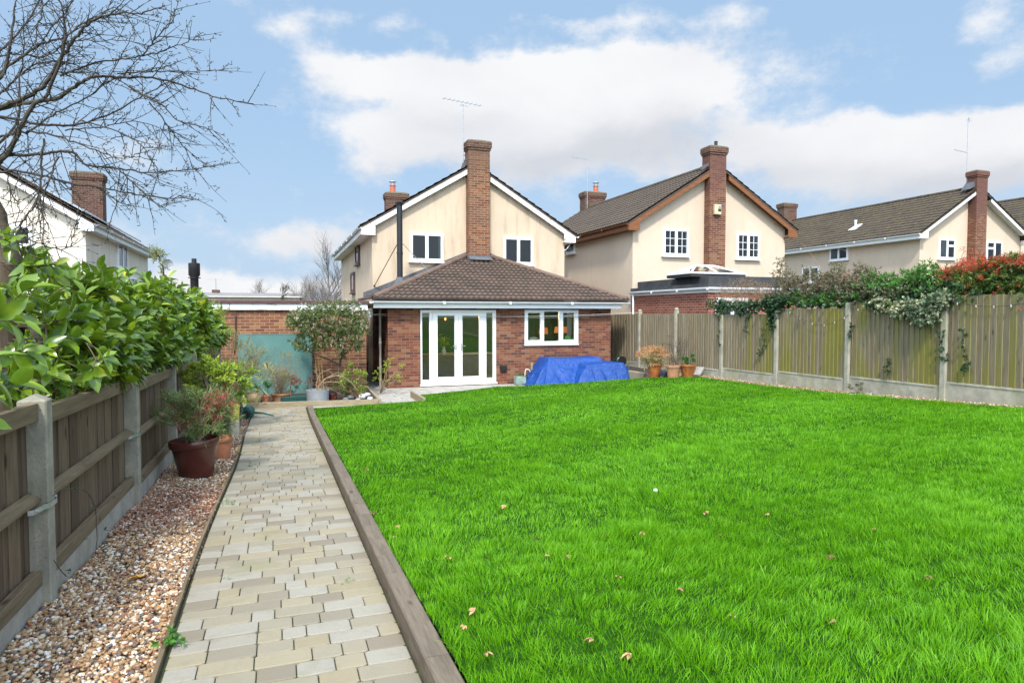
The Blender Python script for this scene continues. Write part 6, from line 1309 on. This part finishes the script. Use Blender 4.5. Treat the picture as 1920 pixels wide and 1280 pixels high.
bush('', '', '', tuple(q2 + Vector((0, 0, .3))), tuple(q2 + Vector((0, 0, .46))), (.2, .18, .16), 60, .14, 6, .035, LEAF_N, 'straw_leaf', 'twig_red', .004, parent=g2)
g3, q3 = rpot(1290, 706, 14.5, 28, 23, 'terracotta_glaze', 'orange terracotta pot with a fresh green plant, nearest the fence panels', top=1.2)
bush('', '', '', tuple(q3 + Vector((0, 0, .27))), tuple(q3 + Vector((0, 0, .42))), (.14, .13, .13), 60, .10, 8, .05, LEAF_S, 'hedge_green', 'hose_green', .004, parent=g3, up=.8)
q = onY(1246, 702, 14.9); m = MB(); m.add((ICO2[0] * (1 + rng.normal(0, .12, (len(ICO2[0]), 1))) * [.16, .12, .10] + np.array([q.x, 14.9, q.z + .02])).tolist(), ICO2[1].tolist(), True); tag(m.build('plastic_bag', 'bag_dark'), 'crumpled dark bag between the orange and the pale pot', 'bag')
q = onY(1312, 702, 14.3); m = MB(); m.beam((q.x - .12, 14.3, q.z - .02), (q.x + .1, 14.4, q.z + .17), .22, .06); tag(m.build('stone_slab', 'stone_grey', bevel=.01), 'broken stone slab leaning beside the green potted plant', 'stone')
bs = thing('bare_shrub', 'thin leafless shrub standing against the fence behind the pots', 'shrub', (9.95, 15.3, .4)); m = MB()
for i in range(7): twig(m, Vector((onY(1272, 690, 15.2).x + rnd.uniform(-.12, .12), 15.2, .45)), Vector((rnd.uniform(-.35, .3), 0, 1)).normalized(), rnd.uniform(.8, 1.25), .008, 2, spur=False, wob=.2)
m.build('stems', 'branch_dark', bs)
hr = thing('hose_reel', 'dark hose reel with green hose in the shaded corner by the fence', 'hose reel', (9.75, 17.2, .4)); q = onY(1164, 676, 17.6); m = MB(); m.lathe([(.001, -.1), (.14, -.1), (.14, -.085), (.07, -.08), (.07, .08), (.14, .085), (.14, .1), (.001, .1)], q, 20, Matrix.Rotation(R(90), 3, 'X')); m.build('drum', 'metal_black', hr)
m = MB()
for k in range(6): m.tube([q + Vector((.10 * math.cos(a), -.07 + .025 * k, .10 * math.sin(a))) for a in np.linspace(0, 6.4, 20)], .011, 5)
m.tube(curve([q + Vector((.1, 0, 0)), q + Vector((.22, -.1, -.1)), q + Vector((.15, -.2, -.22))], 5), .011, 5); m.build('hose', 'hose_green', hr)
bush('corner_weeds', 'small green weeds at the foot of the fence between two posts', 'plant', tuple(rp(1610, 735, 10.15)), tuple(rp(1610, 730, 10.15)), (.12, .25, .07), 30, .07, 6, .05, LEAF_S, 'bramble_leaf', stem_r=.002)

# ---- growth behind and over the right fence
def mass(name, label, cat, X, blobs_, n, L, nl, ls, tm, mat, dx=.25, face=-.4, up=.2, stems=True, stemmat='branch_dark', red=None):
    t_ = thing(name, label, cat, (X, onX(blobs_[0][0], blobs_[0][1], X).y, .4)); W_ = [b[2] * b[3] for b in blobs_]
    def f(i):
        x, y, rx, ry = rnd.choices(blobs_, W_)[0]; a = rnd.uniform(0, 6.28); r_ = rnd.random() ** .55; XX = X + rnd.gauss(0, dx) * .6; p = onX(x + rx * r_ * math.cos(a), y + ry * r_ * math.sin(a), XX); return p, rv() + Vector((face, -.1, up))
    V, F_, st = shoots(n, f, L, nl, ls, tm); np_mesh('foliage', V, F_, mat, t_)
    if stems: stemmesh('stems', st, .004, stemmat, t_, 3)
    return t_, f
mass('brown_thicket', 'dry reddish-brown twiggy shrub behind the fence below the roof lantern', 'shrub', 10.75, [(1400, 545, 40, 22), (1370, 556, 26, 14), (1440, 550, 24, 18)], 420, .10, 5, .035, LEAF_N, 'straw_leaf', stemmat='twig_red')
th_ = thing('twiggy_shrub', 'upright bare red-brown stems rising behind the fence', 'shrub', (10.8, 13, .4)); m = MB()
for i in range(230):
    px = rnd.uniform(1345, 1560); b = onX(px, 572, 10.8 + rnd.uniform(-.2, .2)); twig(m, b, Vector((rnd.uniform(-.3, .3), rnd.uniform(-.4, .4), 1)).normalized(), rnd.uniform(.25, .62) * (1.2 if 1380 < px < 1420 else 1), .0042, 1, spur=False)
m.build('stems', 'twig_red', th_)
m = MB(); vt2 = thing('bramble_arch', 'long arching bramble stems standing clear above the hedge', 'plant', (10.8, 11, 1))
for P in ([(1640, 520), (1622, 497), (1605, 476), (1575, 468)], [(1540, 520), (1530, 490), (1515, 470), (1502, 455)], [(1765, 505), (1752, 495), (1740, 488)], [(1692, 520), (1694, 500)], [(1785, 510), (1800, 490), (1808, 470)], [(1468, 530), (1466, 505), (1470, 490)]): tapered(m, curve([onX(x, y, 10.8) for x, y in P], 6, .006), .006, .003, 5)
m.build('stems', 'twig_red', vt2)
mass('bramble_bush', 'grey-green leafy bramble bush above the middle fence panels', 'shrub', 10.75, [(1470, 525, 22, 18), (1468, 492, 9, 10), (1520, 530, 40, 24), (1500, 548, 50, 20), (1570, 510, 14, 16), (1560, 545, 40, 22), (1620, 520, 30, 24), (1600, 545, 30, 26)], 1300, .11, 6, .060, LEAF_S, 'bramble_leaf', stemmat='twig_red')
mass('hedge_bush', 'fresh green leafy bush hanging over the fence left of the red photinia', 'hedge', 10.6, [(1500, 566, 22, 14), (1540, 566, 40, 10), (1600, 562, 40, 12), (1640, 540, 36, 24), (1680, 545, 40, 30), (1720, 535, 36, 26), (1740, 512, 24, 16), (1660, 570, 30, 14), (1545, 562, 14, 10)], 900, .12, 7, .075, LEAF_S, 'hedge_green')
mass('ivy_hedge', 'dark ivy thicket filling the gap above the middle and right fence panels', 'hedge', 10.6, [(1480, 565, 50, 14), (1560, 560, 50, 16), (1640, 562, 50, 18), (1720, 560, 50, 24), (1790, 556, 40, 26)], 700, .10, 7, .065, IVY, 'ivy_leaf', dx=.3)
mass('ivy', 'dark ivy trailing over the fence top at its far panels', 'ivy', 10.33, [(1352, 578, 12, 8), (1375, 575, 18, 7), (1400, 574, 24, 6), (1425, 572, 16, 7), (1405, 590, 5, 8), (1393, 584, 6, 6), (1352, 590, 4, 10), (1345, 570, 20, 8), (1420, 578, 30, 6)], 420, .08, 6, .055, IVY, 'ivy_leaf', dx=.06)
mass('ivy', 'big clump of grey-green ivy with a dark tail hanging down a fence post', 'ivy', 10.30, [(1455, 572, 20, 14), (1450, 600, 6, 24), (1455, 565, 26, 8), (1448, 585, 9, 14)], 330, .08, 6, .055, IVY, 'ivy_leaf', dx=.07)
mass('variegated_ivy', 'cream and green variegated ivy hanging over the fence', 'ivy', 10.22, [(1735, 585, 22, 16), (1715, 575, 26, 10), (1752, 570, 24, 14), (1770, 560, 14, 10), (1650, 570, 22, 8), (1690, 580, 20, 10), (1745, 598, 14, 8), (1710, 585, 40, 8), (1725, 600, 10, 6)], 700, .09, 6, .055, IVY, 'ivy_varieg', dx=.10)
mass('variegated_ivy', 'pale-edged ivy along the fence top above the tallest far post', 'ivy', 10.45, [(1590, 560, 24, 14), (1615, 548, 24, 12), (1640, 556, 26, 12), (1680, 552, 28, 12)], 300, .09, 6, .055, IVY, 'bramble_leaf', dx=.15)
ph, f_ = mass('photinia_bush', 'photinia bush with scarlet young leaves above the nearest fence panels', 'hedge', 10.75, [(1790, 540, 36, 34), (1840, 530, 50, 40), (1900, 525, 60, 44), (1970, 520, 60, 50), (2060, 520, 70, 60), (1770, 520, 20, 16), (1830, 560, 60, 18), (1920, 555, 50, 14)], 1900, .12, 8, .08, LEAF_S, 'photinia_green', dx=.3)
reds = []
for i in range(330):
    x = rnd.uniform(1760, 2080); yt = np.interp(x, [1760, 1790, 1810, 1840, 1900, 2080], [512, 500, 490, 488, 486, 480]); reds.append(tuple(onX(x, yt + abs(rnd.gauss(0, 12)), 10.6 + rnd.uniform(-.2, .3))))
for x, y in ((1808, 470), (1812, 478), (1806, 484), (1820, 490), (1922, 562), (1918, 575), (1760, 520), (1835, 470 + 20), (1815, 540), (1870, 545), (1900, 535), (1835, 525)): reds.append(tuple(onX(x, y, 10.35)))
clumps_on(reds, 3, .09, 6, .065, LEAF_N, 'photinia_red', ph)
# ivy strands creeping down the boards
for i, (P, lab) in enumerate([([(1803, 615), (1806, 645), (1812, 675), (1808, 692)], 'ivy strand on the nearest whole panel, bushy at its lower end'), ([(1768, 618), (1766, 640), (1764, 655), (1768, 672)], 'ivy creeping down the second nearest concrete post'), ([(1434, 610), (1428, 630), (1433, 645), (1425, 662)], 'short ivy strand on the panel right of the farthest ivy-topped post'), ([(1594, 608), (1597, 622), (1594, 632)], 'pale green sprig on the third concrete post from the right'), ([(1666, 676), (1664, 690), (1665, 700)], 'lone ivy sprig low on the wide panel'), ([(1349, 620), (1348, 636), (1350, 648)], 'ivy sprig on the shaded edge of the far post'), ([(1400, 592), (1398, 610), (1401, 624)], 'thin ivy tail hanging from the fence top')]):
    s = thing('ivy_strand', lab, 'ivy', tuple(onX(P[0][0], P[0][1], 10.27)), 'ivy strands on the right fence'); pts = curve([onX(x, y, 10.235) for x, y in P], 5, .008); m = MB(); tapered(m, pts, .005, .003, 4); m.build('stem', 'branch_dark', s)
    clumps_on([tuple(p) for p in pts] + [tuple(pts[-1] + rv() * .05) for _ in range(6 if i in (0, 1, 2) else 1)], 1, .03, 4, .05, IVY, 'ivy_leaf', s, 'foliage')
# string lights
sl = thing('string_lights', 'thin dark cable of tiny unlit bulbs looping along the right fence', 'string lights', (10.2, 8, 2)); m = MB(); bl = []
for P in ([(1472, 580), (1500, 596), (1535, 609), (1565, 604), (1592, 590)], [(1594, 578), (1640, 583), (1690, 593), (1735, 592), (1775, 580)], [(1778, 566), (1830, 573), (1880, 574), (1930, 568), (2010, 560)]):
    pts = curve([onX(x, y, 10.23) for x, y in P], 6); m.tube(pts, .004, 5); bl += pts[2::4]
m.build('cable', 'wire_dark', sl)
m = MB()
for b in bl: m.lathe([(0, -.035), (.011, -.02), (.009, 0), (.006, .01)], b, 8)
bo = m.build('bulbs', 'wire_pale', sl); bo['kind'] = 'stuff'

# ================================================================== small things on the ground
def lawn_pt(px, py, add=.035):
    z = .3
    for _ in range(12): p = onZ(px, py, z); z = ZG(p.x, p.y) + add
    return onZ(px, py, z)
vs, fs = leaf_template(.62, 4, .35, .22); lobes = np.array(vs)
def dead(px, py, s, mat, name, label, cat, p=None, group='fallen leaves on the lawn'):
    p = p or lawn_pt(px, py); m = MB(); a = rnd.uniform(0, 6.28); D_ = Vector((math.cos(a), math.sin(a), rnd.uniform(-.1, .5))).normalized(); N_ = (Vector((0, 0, 1)) + rv() * .5).normalized(); S_ = D_.cross(N_).normalized(); U_ = S_.cross(D_)
    for off in ((0, 0, 1.), (.9, .1, .8), (-.9, .1, .8)):
        ca, sa = math.cos(off[0]), math.sin(off[0]); Dr = D_ * ca + S_ * sa; Sr = S_ * ca - D_ * sa
        m.add([p + (Sr * v[0] + Dr * v[1] + U_ * (v[2] + rnd.uniform(-.03, .03))) * s * off[2] for v in lobes], [tuple(f) for f in fs], True)
    return tag(m.build(name, mat), label, cat, group)
for (px, py) in [(948, 950), (1024, 1042), (1062, 1042), (1140, 1005), (1208, 998), (1348, 1003), (1558, 1046), (1322, 960), (1270, 1105), (1113, 1200), (1158, 1080), (1185, 1228), (840, 1045), (745, 985), (890, 1145), (910, 1225), (1373, 1154), (1567, 1165), (1734, 1080), (1843, 915), (685, 880), (700, 960), (1010, 1010), (1440, 965), (870, 1172), (735, 1006), (1640, 990)]:
    dead(px, py, rnd.uniform(.022, .046), rnd.choice(['leaf_dry', 'leaf_dry', 'leaf_brown']), 'fallen_leaf', 'curled dry tan leaf lying in the lawn grass', 'leaf')
p = lawn_pt(1229, 919); m = MB(); m.add((ICO2[0] * [.022, .018, .016] + np.array(p)).tolist(), ICO2[1].tolist(), True); tag(m.build('white_pebble', 'white_stone'), 'single white pebble lying in the middle of the lawn', 'stone')
p = onZ(263, 1072, .43); p.z = float(zpath(p.y)) + .02; dead(0, 0, .09, 'leaf_orange', 'orange_leaf', 'long orange leaf curled on the gravel', 'leaf', p, None)
for i, (px, py, lab, s) in enumerate([(423, 1083, 'tiny green weed sprouting between the near setts', .035), (430, 945, 'flat weed on the left of the path below the wide middle', .05), (470, 873, 'weed tuft at the left edge of the far path', .05), (488, 826, 'small weed in the middle of the far path', .04), (445, 850, 'grassy weed at the gravel edge beside the big pot', .06), (602, 846, 'weed against the sleeper on the far path', .05), (655, 1090, 'tiny green weed at the foot of the sleeper', .03), (568, 830, 'weed near the sleeper in the far half of the path', .04)]):
    q = onZ(px, py, 0.25)
    for _ in range(8): q = onZ(px, py, float(zpath(q.y)) + .004)
    w_ = thing('weed', lab, 'weed', tuple(q), 'weeds in the path joints'); clumps_on([tuple(q + Vector((rnd.uniform(-s, s) * .5, rnd.uniform(-s, s) * .5, .002))) for _ in range(5)], 2, s * .5, 5, s * .7, LEAF_N, 'weed_leaf', w_, 'foliage')
q = onZ(315, 1195, .47); w_ = thing('primrose', 'leafy green seedling at the gravel edge near the bottom left', 'weed', tuple(q)); clumps_on([tuple(q + Vector((rnd.uniform(-.05, .05), rnd.uniform(-.05, .05), .005))) for _ in range(5)], 2, .015, 5, .042, LEAF_S, 'hedge_green', w_, 'foliage')
# bramble runner against the near panel
br = thing('bramble_runner', 'thin dark bramble runner arching down the nearest fence panel', 'plant', tuple(onX(185, 1050, -1.2))); pts = curve([onX(98, 930, -1.18), onX(125, 917, -1.12), onX(160, 920, -1.1), onX(178, 950, -1.08), onX(182, 1010, -1.08), onX(178, 1040, -1.1), onX(186, 1000 + 10, -1.12)], 7, .002); m = MB(); tapered(m, pts[:-6], .003, .0025, 5); m.tube(curve([onX(101, 1050, -1.17), onX(115, 1070, -1.1), onX(125, 1080, -1.08)], 4), .003, 4); m.build('stem', 'branch_dark', br)
clumps_on([tuple(onX(x, y, -1.08)) for x, y in ((180, 953), (165, 1018), (188, 990), (145, 925), (124, 1076))], 1, .01, 3, .035, LEAF_S, 'ivy_leaf', br, 'foliage')
# tall dark conifers at the bottom of the garden, behind the viewer: the doors mirror them
for i, x in enumerate((-4, 0, 4.5, 9, 13.5)):
    pass
